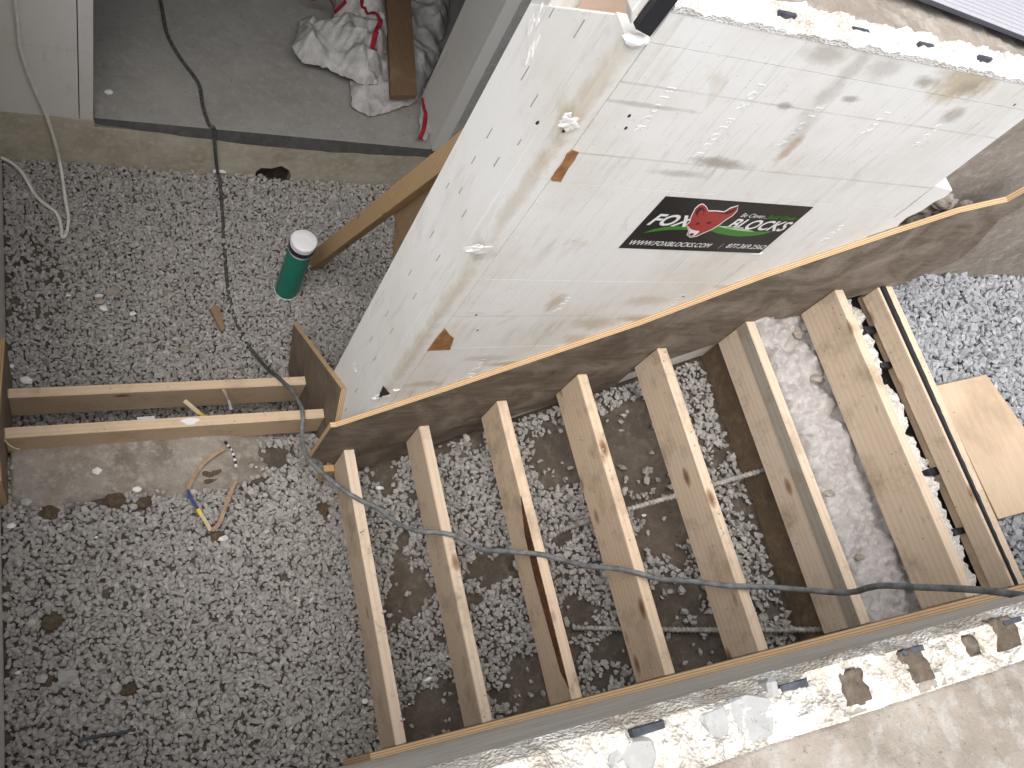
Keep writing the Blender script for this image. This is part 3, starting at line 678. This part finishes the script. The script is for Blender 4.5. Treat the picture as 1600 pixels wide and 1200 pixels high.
tag(box('room_wall', BX0 - .1, BX0, YD, BY1, -3.25, -.5, room, None, 0), 'plain basement side wall left of the doorway', 'wall')
tag(box('room_wall', BX1, BX1 + .1, YD, BY1, -3.25, -.5, room, None, 0), 'plain basement side wall right of the doorway', 'wall')
tag(box('room_wall', BX0, BX1, BY1, BY1 + .1, -3.25, -.5, room, None, 0), 'plain basement back wall facing the doorway', 'wall')
tag(box('ceiling', BX0 - .1, BX1 + .1, YD + .33, BY1 + .1, -.74, -.5, M['core'], None, 0), kind='structure')
tag(box('front_wall', BX0, -.551, YD, YD + .315, -3.46, -.745, room, None, 0), 'plain foam wall running on past the doorway wall', 'wall')
hw = thing('added_shade_wall', 'unseen house wall added above the basement doorway to block skylight', 'wall', (1.0, YD, -.745))  # out of view, added to keep skylight off the lower well
for k_ in range(20): box('shade_wall_board', BX0, BX1, YD - .012 + .004 * (k_ % 2), YD + .2, -.744 + .16 * k_, -.744 + .16 * (k_ + 1) - .003, M['lip'], hw, 0)
tag(box('added_shade_slab', BX0, BX1, 1.55, YD - .02, .42, .60, M['lip'], None, .01), 'concrete balcony slab added out of view over the basement doorway to shade the well', 'shade cover')  # unseen overhead cover, added and sized to darken the well and doorway
tag(box('side_wall', -.50, -.222, -.34, YD - .001, -3.46, -1.60, M['foam_far'], None, .003), 'foam wall closing the open side of the landing', 'wall')
tag(box('well_end_wall', 2.6, 2.8, YE, YD - .001, -3.46, -1.6, M['core'], None, .003), 'plain concrete wall closing the well behind the foam wall', 'wall')

# ------------------------------------------------------------------ stair form
S0, S1 = -0.0085, 0.982
RX = [.842, 1.065, 1.289, 1.511, 1.723, 1.964, 2.168]; RZ = [-2.730, -2.547, -2.363, -2.175, -1.991, -1.814, -1.609]; RB = [.168, .155, .150, .165, .149, .152, .160]
st = thing('stair_form', 'wooden stair form of pine risers between two plywood stringers', 'stair form', (1.6, .49, -2.95))
for i, (x, z, h) in enumerate(zip(RX, RZ, RB)):
    r = box('riser', x, x + .038, S0 + .0005, S1 - .0005, z - h, z, M['pine_y'], st, .0025, .0008)
    if i == 0: spots = [(563, 832), (597, 958), (626, 1127)]
    elif i == 4: spots = [(1040, 551), (1036, 565), (1081, 676), (1087, 697), (1112, 755), (1117, 784), (1128, 826), (1132, 834)]
    elif i == 3: spots = [(943, 703), (958, 750), (985, 845)]
    else: spots = []
    for u, v in spots:
        p = px(u, v, z=z + .003); xx = min(max(p[0], x + .006), x + .032)
        big = i == 0
        tube('screw', [(xx, p[1], z - .004), (xx + (.012 if big else 0), p[1] + .004, z + (.010 if big else .003))], .0035 if big else .003, M['steel'], r, 6)
    if i == 2:
        P_ = [px(u, v, x=x) for u, v in ((814, 775), (824, 790), (844, 868), (868, 950), (887, 1030), (893, 1075), (876, 1050), (858, 985), (836, 905), (820, 835))]
        prism('bark', [(min(p[1], S1), min(p[2], z - .001)) for p in P_], 'x', x - .0012, x + .002, M['bark'], r)
    if i == 5: box('weathered_band', x - .0008, x + .002, S0 + .001, S1 - .001, z - .052, z - .0022, M['greywood'], r, 0)
# B8: thin board, sealant and a pale plank
r = box('top_riser', 2.352, 2.363, S0 + .0005, S1 - .0005, -1.662, -1.593, M['pine_y'], st, .0015)
r2 = prism('top_plank', [(2.3655, S0 - .003), (2.405, S0 - .003), (2.4185, S1 + .02), (2.379, S1 + .02)], 'z', -1.70, -1.588, M['pine_y'], st, .002)
jag = []
for y in np.linspace(S0, S1, 60): jag.append((2.3645 + (y - S0) * .0135 + .004 + .004 * abs(nz(0, y, 0, 25)) + .006 * max(0, nz(1, y, 3, 60)), y))
prism('sealant', [(2.3635, S0), ] + jag + [(2.3637, S1)], 'z', -1.60, -1.5855, M['black'], st)
FS = [(.742, -2.50), (.761, -2.497), (1.065, -2.250), (1.547, -1.831), (1.815, -1.56), (2.103, -1.300), (2.241, -1.186), (2.345, -1.105), (2.42, -1.02), (2.52, -1.02), (2.545, -1.10), (2.475, -1.17), (2.50, -1.30), (2.545, -1.416), (2.447, -1.575), (2.40, -1.60), (2.18, -1.745), (1.95, -1.955), (1.515, -2.36), (1.293, -2.525), (1.08, -2.70), (.845, -2.885), (.80, -2.86), (.734, -2.783), (.728, -2.74)]
FS = [(.742, -2.505), (.761, -2.505), (1.065, -2.254), (1.547, -1.832), (1.815, -1.55), (2.103, -1.302), (2.241, -1.188), (2.372, -1.124), (2.39, -1.06), (2.47, -1.10), (2.453, -1.211), (2.52, -1.33), (2.545, -1.416), (2.447, -1.575), (2.30, -1.66), (2.18, -1.767), (1.948, -1.985), (1.515, -2.385), (1.293, -2.528), (1.08, -2.702), (.836, -2.874), (.734, -2.783)]
prism('stringer', FS, 'y', S1, Y1 - .0005, [M['form'], M['edge_y']], st, 0, 1)
NS = [(.70, -2.52), (1.065, -2.235), (1.547, -1.815), (2.103, -1.285), (2.6, -.92), (2.8, -1.2), (2.447, -1.575), (1.95, -1.985), (1.515, -2.385), (1.08, -2.702), (.83, -2.86), (.68, -2.75)]
prism('stringer', NS, 'y', NY + .0005, S0, [M['form'], M['edge_y']], st, 0, 1)
prism('lower_strip', [(.845, -2.868), (1.08, -2.699), (1.293, -2.525), (1.515, -2.382), (1.74, -2.175), (1.745, -2.32), (1.45, -2.52), (1.25, -2.73), (1.03, -2.97), (.845, -3.0)], 'y', S1 + .006, Y1 - .0006, M['form'], st)
# short blocks under the lower end
box('corner_block', .80, .84, .955, .981, -2.98, -2.875, M['pine_z'], st, .002)

# ------------------------------------------------------------------ landing form: two boards between plywood cheeks
lf = thing('landing_form', 'two pine step boards between plywood cheeks below the stair form', 'step form', (.32, 1.3, -3.25))
box('step_board', -.199, .8475, 1.184, 1.222, -3.052, -2.914, M['pine_x'], lf, .0025, .0008)
box('step_board', -.199, .8475, 1.410, 1.447, -3.262, -3.098, M['pine_x'], lf, .0025, .0008)
prism('cheek', [(1.185, -2.655), (1.72, -3.15), (1.60, -3.36), (1.02, -3.20), (1.02, -3.00), (1.117, -2.86), (1.117, -2.80)], 'x', .848, .8675, [M['form_y'], M['edge_x']], lf, 0, 1)
prism('cheek', [(1.10, -2.70), (1.62, -3.05), (1.60, -3.36), (1.0, -3.20), (1.0, -2.80)], 'x', -.219, -.1995, [M['form_y'], M['edge_x']], lf, 0, 1)
pt = px(297, 656, z=-2.9135)
prism('paint_spot', [(pt[0] + .028 * math.cos(a) * (1 + .3 * math.sin(3 * a)), 1.203 + .013 * math.sin(a)) for a in np.linspace(0, 6.28, 18, endpoint=False)], 'z', -2.9145, -2.9135, M['white'], lf)

# muddy concrete footing in front of the lower board
def footz(x, y): return ZN + .020 + .008 * fbm(x, y, 9, 4) - max(0, (1.02 + .035 * nz(x, 3, 0, 7) - y)) * .9 - max(0, x - .50) * .35
tag(hfield('footing', -.19, .66, .95, 1.24, .012, footz, -3.45, M['footing']), 'mud covered concrete footing below the near step board', 'footing')

# ------------------------------------------------------------------ cut foundation wall crossing under the upper risers
cw = thing('cross_wall', 'rough cut concrete wall passing under the upper risers', 'wall', (2.15, .49, -3.4))
def crosstop(x, y): return -1.80 + .030 * fbm(x, y, 14, 6) - .03 * max(0, nz(x, y * .4, 6, 30) - .35) + .010 * nz(x, y, 0, 45) - .03 * max(0, 2.03 - x) / .03 * .3
hfield('concrete_core', 2.0035, 2.285, NY + .001, 1.0, .006, crosstop, -1.88, M['cross'], cw)
box('core_face', 2.003, 2.285, NY + .001, 1.0, -3.4, -1.881, M['brown_face'], cw, .003)
def rimz(x, y): return -1.695 + .022 * fbm(x, y, 22, 4) - min(.16, max(0, x - 2.352 - .03 * nz(y, 4, 0, 9) - .012 * nz(y, 1, 0, 40)) * 5) - (.03 if nz(y, 2, 0, 11) > .25 else 0)
hfield('foam_rim', 2.2855, 2.42, NY + .001, 1.0, .0055, rimz, -1.95, M['crumb_white'], cw, False)
for (u, v) in ((1449, 740), (1492, 832), (1338, 520), (1375, 575)):
    p = px(u, v, z=-1.70); box('tie_clip', 2.325, 2.375, p[1] - .011, p[1] + .011, -1.76, -1.675, M['black'], cw, .003, .002)
for (u, v, a) in ((1280, 590, .03), (1300, 770, .022), (1275, 690, .025), (1345, 870, .02), (1250, 520, .03)):
    p = px(u, v, z=-1.79); blob('embedded_lump', (p[0], p[1], -1.80), (a, a * .5, .012), M['core'], cw, rough=.5)

def rebar(P, label):
    Q = catmull(P, 30); d = np.r_[0, np.cumsum(np.linalg.norm(np.diff(Q, axis=0), axis=1))]
    Q = np.stack([np.interp(np.arange(0, d[-1], .0024), d, Q[:, i]) for i in range(3)], 1)
    o = tube('rebar', Q, .008, M['rebar'], None, 10, lambda i, a: .0075 + .0042 * max(0, math.sin(2 * math.pi * i * .0024 / .0145 + 1.5 * math.sin(a))) ** 2, True)
    tag(o, label, 'rebar', 'steel dowels out of the cross wall')
def onslope(u, v, lift=.0):
    q = RC.T @ np.array([u - 800.0, v - 600.0, FPX]); t = min([(abs(sub_z(q[0] * s) + lift - q[2] * s), s) for s in np.linspace(0.0012, 0.003, 1500)])[1]; return q * t
a = px(1192, 735, x=2.002); b = px(985, 795, x=1.60); c = onslope(890, 824, .012); d = onslope(845, 850, -.02)
rebar([a + (a - b) * .05, a, b, c, d], 'ribbed steel dowel leaving the cross wall at mid stair')
a = px(1285, 984, x=2.002); c = onslope(900, 981, .01); b = (a + c) / 2 - np.array([0, 0, .02])
rebar([a + (a - b) * .05, a, b, c], 'ribbed steel dowel close to the lower stringer')

# ------------------------------------------------------------------ brace behind the foam wall
br = thing('timber_brace', 'leaning timber brace with plywood gusset behind the white foam wall', 'brace', (1.06, 2.2, -3.4))
def brl(t): return np.array([2.235 - .385 * t, -3.40 + .985 * t])
a, b = brl(0), brl(2.35); dr = (b - a) / np.linalg.norm(b - a); pn = np.array([dr[1], -dr[0]]); pn = -pn if pn[0] > 0 else pn
prism('plank', [tuple(a), tuple(b), tuple(b + pn * .075), tuple(a + pn * .075 + dr * .02)], 'x', 1.04, 1.078, M['pine_z'], br, .002)
q1 = a + dr * 1.02 + pn * .004; q2 = b + pn * .004
prism('gusset', [(q1[0] - .004, -2.405), tuple(q2), (1.317, q2[1] - .02), (1.317, -2.62), (1.62, -2.385)], 'x', 1.0785, 1.0965, M['ply_brown'], br, .001)
prism('gusset', [(1.80, -2.42), (1.625, -2.40), (1.34, -2.63), (1.34, -2.95), (1.60, -2.60)], 'x', 1.0975, 1.115, M['ply_brown'], br, .001)

# ------------------------------------------------------------------ green pipe
pc = (.905, 2.03)
pp = thing('capped_pipe', 'green plastic drain pipe stub wrapped over with white cap, standing in the gravel', 'pipe', (*pc, -3.43))
def lathe(name, prof, mat, parent, seg=40, wob=0.0):
    V = []; F = []
    for k, (r, z) in enumerate(prof):
        for i in range(seg):
            t = 2 * math.pi * i / seg; rr = r * (1 + wob * math.sin(5 * t + k) * .5 + wob * math.sin(3 * t))
            V.append((pc[0] + rr * math.cos(t), pc[1] + rr * math.sin(t), z))
    for k in range(len(prof) - 1):
        for i in range(seg): F.append((k * seg + i, k * seg + (i + 1) % seg, (k + 1) * seg + (i + 1) % seg, (k + 1) * seg + i))
    F.append(tuple(range((len(prof) - 1) * seg, len(prof) * seg)))
    return mesh_obj(name, V, F, mat, parent, True)
lathe('tube', [(.053, -3.46), (.053, -3.03), (.052, -3.02)], M['green'], pp)
lathe('rim_band', [(.0532, -3.395), (.0542, -3.394), (.0542, -3.385), (.0532, -3.384)], M['white'], pp)
lathe('skirt', [(.0535, -3.052), (.0555, -3.048), (.0555, -3.0), (.054, -2.998)], M['white'], pp, wob=.012)
lathe('tape_band', [(.0560, -3.036), (.0575, -3.034), (.0575, -3.008), (.0562, -3.006)], M['navy'], pp)
lathe('cap', [(.0545, -3.008), (.0568, -2.99), (.0562, -2.978), (.052, -2.974), (.03, -2.976), (.012, -2.972), (.004, -2.973)], M['white'], pp, wob=.018)

# ------------------------------------------------------------------ sacks and plank inside the doorway
ZFl = -3.0895
def inside(p, poly):
    c = False; n = len(poly)
    for i in range(n):
        (x1, y1), (x2, y2) = poly[i], poly[i - 1]
        if (y1 > p[1]) != (y2 > p[1]) and p[0] < (x2 - x1) * (p[1] - y1) / (y2 - y1) + x1: c = not c
    return c
def edist(p, poly):
    d = 9
    for i in range(len(poly)):
        a, b = np.array(poly[i]), np.array(poly[i - 1]); t = np.clip(((p - a) @ (b - a)) / ((b - a) @ (b - a) + 1e-12), 0, 1); d = min(d, np.linalg.norm(a + t * (b - a) - p))
    return d
def crumple(x, y, s):
    h = 0.0; g = random.Random(int(s * 10))
    for k in range(7):
        a = g.uniform(0, math.pi); f = g.uniform(4, 11) if k < 4 else g.uniform(12, 24); ph = g.random()
        u = (x * math.cos(a) + y * math.sin(a)) * f + ph + .55 * noise.noise(Vector((x * 4 + k, y * 4, s)))
        gate = max(0.0, min(1.0, .5 + 1.8 * noise.noise(Vector((x * 6, y * 6 + k * 3, s + k)))))
        h += abs(u % 1 - .5) * 2 * (.050 if k < 4 else .016) * gate
    return h
class Sack:
    def __init__(s, pix, base, height, seed, z=ZFl + .05):
        s.poly = [tuple(px(u, v, z=z)[:2]) for u, v in pix]; s.base = base; s.h = height; s.s = seed
    def z(s, x, y):
        e = min(edist(np.array((x, y)), s.poly) / .07, 1.0)
        return s.base + s.h * (e ** .5) * .6 + crumple(x, y, s.s) * (.35 + .65 * e) * s.h / .09
    def build(s, label, grp='discarded woven sacks'):
        P = np.array(s.poly); lo, hi = P.min(0), P.max(0); st_ = .011; B_ = []
        for k in range(len(P)):
            a, b = P[k], P[(k + 1) % len(P)]; m = max(1, int(np.linalg.norm(b - a) / .012))
            for t in range(m):
                q = a + (b - a) * t / m; B_.append(q + .006 * np.array((nz(q[0], q[1], 0, 25), nz(q[0], q[1], 7, 25))))
        I_ = []
        for x in np.arange(lo[0], hi[0], st_):
            for y in np.arange(lo[1], hi[1], st_):
                q = np.array((x + rnd.uniform(-.003, .003), y + rnd.uniform(-.003, .003)))
                if inside(q, s.poly) and edist(q, s.poly) > .009: I_.append(q)
        n_ = len(B_); v2 = [Vector(q) for q in B_ + I_]
        v2, _, F, *_ = delaunay_2d_cdt(v2, [], [list(range(n_))], 1, 1e-6)
        V = [(q.x, q.y, s.z(q.x, q.y)) for q in v2]; F = [tuple(f) for f in F]
        o = mesh_obj('woven_sack', V, F, M['sack'], None, False); so_ = o.modifiers.new('s', 'SOLIDIFY'); so_.thickness = .003
        tag(o, label, 'sack', grp); s.o = o; return o
    def stripe(s, pix, wd, z=ZFl + .1):
        Q = catmull([px(u, v, z=z) for u, v in pix], 14); Q = np.array([(p[0], p[1], s.z(p[0], p[1]) + .006) for p in Q])
        ribbon('red_stripe', Q, wd, M['red'], s.o, .002)
sB = Sack([(549, 122), (552, 160), (566, 168), (578, 175), (605, 170), (640, 158), (656, 150), (664, 128), (676, 108), (690, 78), (688, 60), (700, 45), (704, 12), (704, -40), (600, -40), (560, 60)], ZFl + .002, .05, 3.1)
sB.build('flattened white woven sack lying under the brown plank')
sA = Sack([(457, 66), (466, 48), (472, 22), (486, 12), (500, 24), (524, 20), (528, -10), (545, -40), (610, -40), (612, 14), (629, 30), (618, 48), (608, 62), (602, 84), (600, 110), (590, 125), (572, 128), (540, 112), (520, 99), (495, 92), (474, 88), (466, 78)], ZFl + .035, .085, 8.7, ZFl + .10)
sA.build('crumpled white woven sack with red stripes on the concrete floor')
sA.stripe([(478, 0), (500, 8), (522, 14), (537, 14)], .022); sA.stripe([(530, -30), (548, 2), (562, 18), (583, 34), (588, 50), (580, 72), (577, 100)], .026)
sC = Sack([(664, 130), (674, 138), (680, 165), (677, 195), (668, 213), (657, 208), (660, 170)], ZFl + .002, .05, 5.5)
sC.build('red edged sack end against the foam door jamb'); sC.stripe([(667, 140), (671, 165), (669, 185), (662, 206)], .022)
za = ZFl + .145
PL = [px(602, -60, z=za), px(638, -60, z=za), px(652, 148, z=ZFl + .115), px(611, 149, z=ZFl + .115)]
V = [tuple(p) for p in PL] + [(p[0], p[1], p[2] - .03) for p in PL]
tag(mesh_obj('plank', V, [(0, 1, 2, 3), (7, 6, 5, 4), (0, 4, 5, 1), (1, 5, 6, 2), (2, 6, 7, 3), (3, 7, 4, 0)], pine('brown plank', 'y', light=(.19, .125, .075), dark=(.11, .068, .04))), 'brown plank lying on the woven sacks', 'plank')

# ------------------------------------------------------------------ cords
def pts(L): return [px(u, v, z=z) for u, v, z in L]
A = pts([(243, -30, -3.08), (252, 8, -3.08), (262, 55, -3.08), (285, 95, -3.08), (310, 130, -3.08), (317, 165, -3.08), (327, 195, -3.08)])
A += [np.array((.617, 2.684, -3.082)), np.array((.628, 2.672, -3.17)), np.array((.655, 2.655, -3.33))]
A += pts([(344, 285, -3.385), (348, 345, -3.385), (352, 405, -3.392), (356, 450, -3.397), (366, 495, -3.402), (385, 535, -3.40), (404, 560, -3.33), (420, 578, -3.20), (433, 588, -3.088), (448, 602, -3.07)])
tt = thing('power_cord', 'long grey power cord running from the doorway over the stair risers', 'cord', (.65, 1.9, -3.39))
tube('cord_run', catmull(A, 8), .0078, M['cord_dark'], tt, 9)
B = pts([(448, 602, -3.07), (458, 612, -3.02), (466, 626, -2.95), (472, 640, -2.903), (473, 655, -2.90), (472, 672, -2.90), (473, 692, -2.88), (480, 714, -2.84), (498, 734, -2.79), (524, 756, -2.745), (545, 771, -2.722), (566, 783, -2.722), (590, 794, -2.72), (614, 813, -2.68), (637, 825, -2.61), (662, 831, -2.545), (685, 832, -2.536), (710, 837, -2.534), (735, 850, -2.50), (757, 859, -2.46), (785, 861, -2.41), (822, 864, -2.36), (850, 867, -2.352), (885, 877, -2.32), (922, 885, -2.25), (960, 888, -2.185), (995, 895, -2.165), (1035, 905, -2.12), (1085, 909, -2.05), (1135, 915, -1.985), (1160, 916, -1.975), (1210, 918, -1.91), (1260, 922, -1.83), (1312, 926, -1.74), (1338, 924, -1.68), (1358, 918, -1.62), (1382, 915, -1.56), (1425, 917, -1.46), (1500, 920, -1.32), (1550, 924, -1.23), (1600, 931, -1.15), (1700, 945, -1.0)])
tube('cord_run', catmull(B, 8), .0082, M['cord'], tt, 10)
W = [np.array((-.115, 2.668, -2.3))] + [px(u, v, y=2.672) for u, v in ((27, 30), (33, 80), (50, 130), (72, 180))] + [px(86, 222, y=2.655)]
W += pts([(95, 262, -3.36), (102, 310, -3.37), (107, 343, -3.38), (103, 366, -3.385), (97, 370, -3.385), (95, 352, -3.38), (87, 332, -3.375), (66, 316, -3.375), (52, 300, -3.375), (36, 272, -3.375), (20, 256, -3.375), (3, 247, -3.37), (-12, 244, -3.36)])
tag(tube('white_cable', catmull(W, 9), .0075, M['cord_white'], None, 8), 'white cable hanging down the wall and looping on the gravel', 'cable')
tag(tube('string', catmull(pts([(-8, 680, -2.905), (5, 686, -2.91), (14, 695, -2.93), (22, 700, -2.95), (30, 702, -2.96)]), 6), .0022, M['string'], None, 6), 'frayed cream string at the end of the near step board', 'string')
# striped cord and printed straps near the boards
sc_ = thing('striped_cord', 'black and white striped cord hanging behind the near step board', 'cord', (.49, 1.2, -3.05))
Q = catmull(pts([(349, 610, -3.10), (356, 622, -3.09), (361, 640, -3.06)]), 10); tube('cord_piece', Q, .006, M['steel'], sc_, 7)
Q = catmull(pts([(352, 690, -3.0), (360, 702, -3.03), (366, 715, -3.035), (369, 730, -3.035)]), 10)
for i in range(0, len(Q) - 3, 3): tube('cord_piece', Q[i:i + 4], .0055, M['black'] if (i // 3) % 2 == 0 else M['white'], sc_, 7)
s1 = thing('printed_strap', 'bent tan strap with blue and yellow print lying on the gravel', 'strap', (.42, .9, -3.03))
zz = ZN + .024
def seg(L, mat, wd=.014): ribbon('strap_piece', catmull([px(u, v, z=zz + dz) for u, v, dz in L], 6), wd, M[mat], s1, .0015)
seg([(351, 700, .03), (338, 708, .025), (320, 722, .02), (307, 738, .012), (296, 758, .008), (293, 764, .006)], 'strap')
seg([(293, 765, .006), (299, 780, .006), (309, 795, .006)], 'strap_blue', .012)
seg([(309, 795, .006), (314, 804, .006)], 'strap_yellow', .013)
seg([(314, 804, .006), (322, 816, .006), (329, 829, .006)], 'strap_pale', .013)
seg([(331, 829, .008), (342, 818, .010), (350, 798, .012), (358, 776, .013), (368, 752, .010)], 'strap')
s2 = thing('strap_end', 'short printed yellow strap end poking up between the step boards', 'strap', (.38, 1.27, -3.2))
ribbon('strap_piece', pts([(288, 626, -3.02), (300, 636, -3.03), (312, 646, -3.05)]), .016, M['strap_pale'], s2)
ribbon('strap_piece', pts([(312, 646, -3.05), (320, 652, -3.07), (330, 662, -3.10), (345, 680, -3.2)]), .016, M['strap_yellow'], s2)
s3 = tag(ribbon('strap_end', pts([(348, 607, -2.99), (354, 616, -3.02), (358, 624, -3.08), (360, 640, -3.2)]), .014, M['strap_pale']), 'short cream strap end beside the striped cord', 'strap')

# ------------------------------------------------------------------ loose small things
def chip(u, v, z, s, label, grp=None, mat='paper', name='foam_chip', flat_=.55, cat='chip'):
    p = px(u, v, z=z); o = blob(name, (p[0], p[1], p[2] + s * .3), (s, s * rnd.uniform(.5, .85), s * flat_), M[mat], None, 1, .6); tag(o, label, cat, grp); return o
G1 = 'small white foam chip lying on the grey gravel'
for (u, v, s) in ((150, 737, .018), (214, 766, .016), (17, 822, .014), (150, 840, .006), (60, 770, .008), (350, 843, .02), (28, 1051, .008), (570, 1096, .013), (400, 730, .006)):
    chip(u, v, ZN + .012, s, {(350, 843): 'large white foam chip beside the tip of the bent strap', (570, 1096): 'white foam chip beside the lowest riser', (17, 822): 'white foam sliver by the side wall of the landing'}.get((u, v), G1), 'foam chips on the landing gravel')
for (u, v, s) in ((163, 483, .02), (207, 491, .015), (40, 596, .022), (18, 573, .012), (155, 463, .02), (108, 462, .012)):
    chip(u, v, ZF + .012, s, 'white foam chip on the lower gravel beyond the step boards', 'foam chips on the lower gravel')
for (u, v, s) in ((594, 762, .018), (672, 1061, .020), (1006, 805, .011), (700, 1025, .008), (640, 1100, .006)):
    p = onslope(u, v, .012); o = blob('foam_chip', p, (s, s * .5, s * .5), M['paper'], None, 1, .6); tag(o, 'white foam chip on the gravel under the risers', 'chip', 'foam chips under the stair form')
chip(170, 146, ZFl, .02, 'white foam chip on the concrete floor inside the doorway')
p = px(342, 269, z=ZF + .02); tag(prism('paper_scrap', [(p[0] - .03, p[1] - .01), (p[0] + .035, p[1] - .002), (p[0] + .012, p[1] + .02), (p[0] - .02, p[1] + .018)], 'z', ZF + .02, ZF + .024, M['paper']), 'white paper scrap at the foot of the sill', 'paper')
p = px(231, 648, z=-3.22); tag(prism('card', [(p[0] - .028, p[1] - .05), (p[0] + .035, p[1] - .05), (p[0] + .028, p[1] + .022), (p[0] - .035, p[1] + .02)], 'z', -3.29, -3.286, M['white']), 'white card lying between the two step boards', 'card')
for (u, v, s) in ((80, 972, .030), (72, 1062, .024), (203, 1078, .022), (178, 782, .034), (226, 784, .026), (340, 838, .026), (505, 795, .026), (330, 742, .04), (75, 800, .03)):
    p = px(u, v, z=ZN + .01); o = blob('soil_clod', (p[0], p[1], ZN + .001), (s, s * .8, s * .42), M['clod'], None, 3, .5); tag(o, {(340, 838): 'brown clod of soil at the tip of the bent strap', (505, 795): 'brown clod of soil beside the lowest riser', (330, 742): 'broad brown clod of soil inside the bend of the strap'}.get((u, v), 'brown clod of soil at the edge of the muddy footing' if v < 830 else 'brown clod of damp soil in the open landing gravel'), 'clod', 'soil clods in the gravel')
for (u, v, s) in ((65, 1060, .022), (108, 1058, .03), (20, 1075, .018), (180, 1073, .02), (40, 785, .02)):
    p = px(u, v, z=ZN + .01); o = blob('stone', (p[0], p[1], ZN + .008), (s, s * .75, s * .5), M['patch'], None, 1, .5); tag(o, 'larger pale stone among the landing gravel', 'stone', 'larger stones in the gravel')
for (u, v, s) in ((155, 470, .025), (265, 458, .03), (290, 545, .025), (150, 355, .025), (178, 455, .03), (310, 215 + 60, .02), (375, 540, .02)):
    p = px(u, v, z=ZF + .01); o = blob('stone', (p[0], p[1], ZF + .006), (s, s * .75, s * .5), M['core'], None, 1, .5); tag(o, 'larger brownish stone in the lower gravel', 'stone', 'larger stones in the lower gravel')
tag(tube('twig', catmull(pts([(122, 1157, ZN + .016), (150, 1151, ZN + .018), (185, 1146, ZN + .018), (212, 1139, ZN + .016)]), 8), .006, M['tie'], None, 6, lambda i, a: .0055 + .002 * math.sin(i * 1.7 + a)), 'thin dark twig lying on the landing gravel', 'twig')
q = [px(u, v, z=ZF + .022) for u, v in ((328, 482), (342, 478), (352, 512), (346, 518))]
tag(prism('wood_splinter', [(p[0], p[1]) for p in q], 'z', ZF + .008, ZF + .022, M['ply_brown']), 'brown wood splinter beside the cord on the lower gravel', 'splinter')

# plywood offcut on the upper gravel, grooved panel on the wall top
q = [px(u, v, z=-1.592) for u, v in ((1462, 603), (1541, 585), (1680, 808 - 30), (1561, 811))]
tag(prism('plywood_offcut', [(p[0], p[1]) for p in q], 'z', -1.604, -1.592, [M['ply'], M['edge_z']], None, .001, 1), 'pale plywood offcut lying on the outside gravel', 'plywood')
gp = thing('grooved_panel', 'lavender white grooved panel lying on the top of the foam wall', 'panel', (1.85, 1.2, -.74))
ang = math.atan2(1.122 - 1.169, 1.949 - 1.622); o0 = np.array((1.60, 1.172)); d1 = np.array((math.cos(ang), math.sin(ang))); d2 = np.array((-d1[1], d1[0]))
def gq(a0, a1, b0, b1): return [tuple(o0 + d1 * a + d2 * b) for a, b in ((a0, b0), (a1, b0), (a1, b1), (a0, b1))]
prism('backing', gq(-.3, 1.0, 0, .20), 'z', -.738, -.730, M['panel_groove'], gp)
for i, (b0, b1) in enumerate([(.001 + .0165 * k_, .0145 + .0165 * k_) for k_ in range(11)]): prism('rib', gq(-.3, 1.0, b0, b1), 'z', -.7295, -.726, M['panel'], gp, .001)
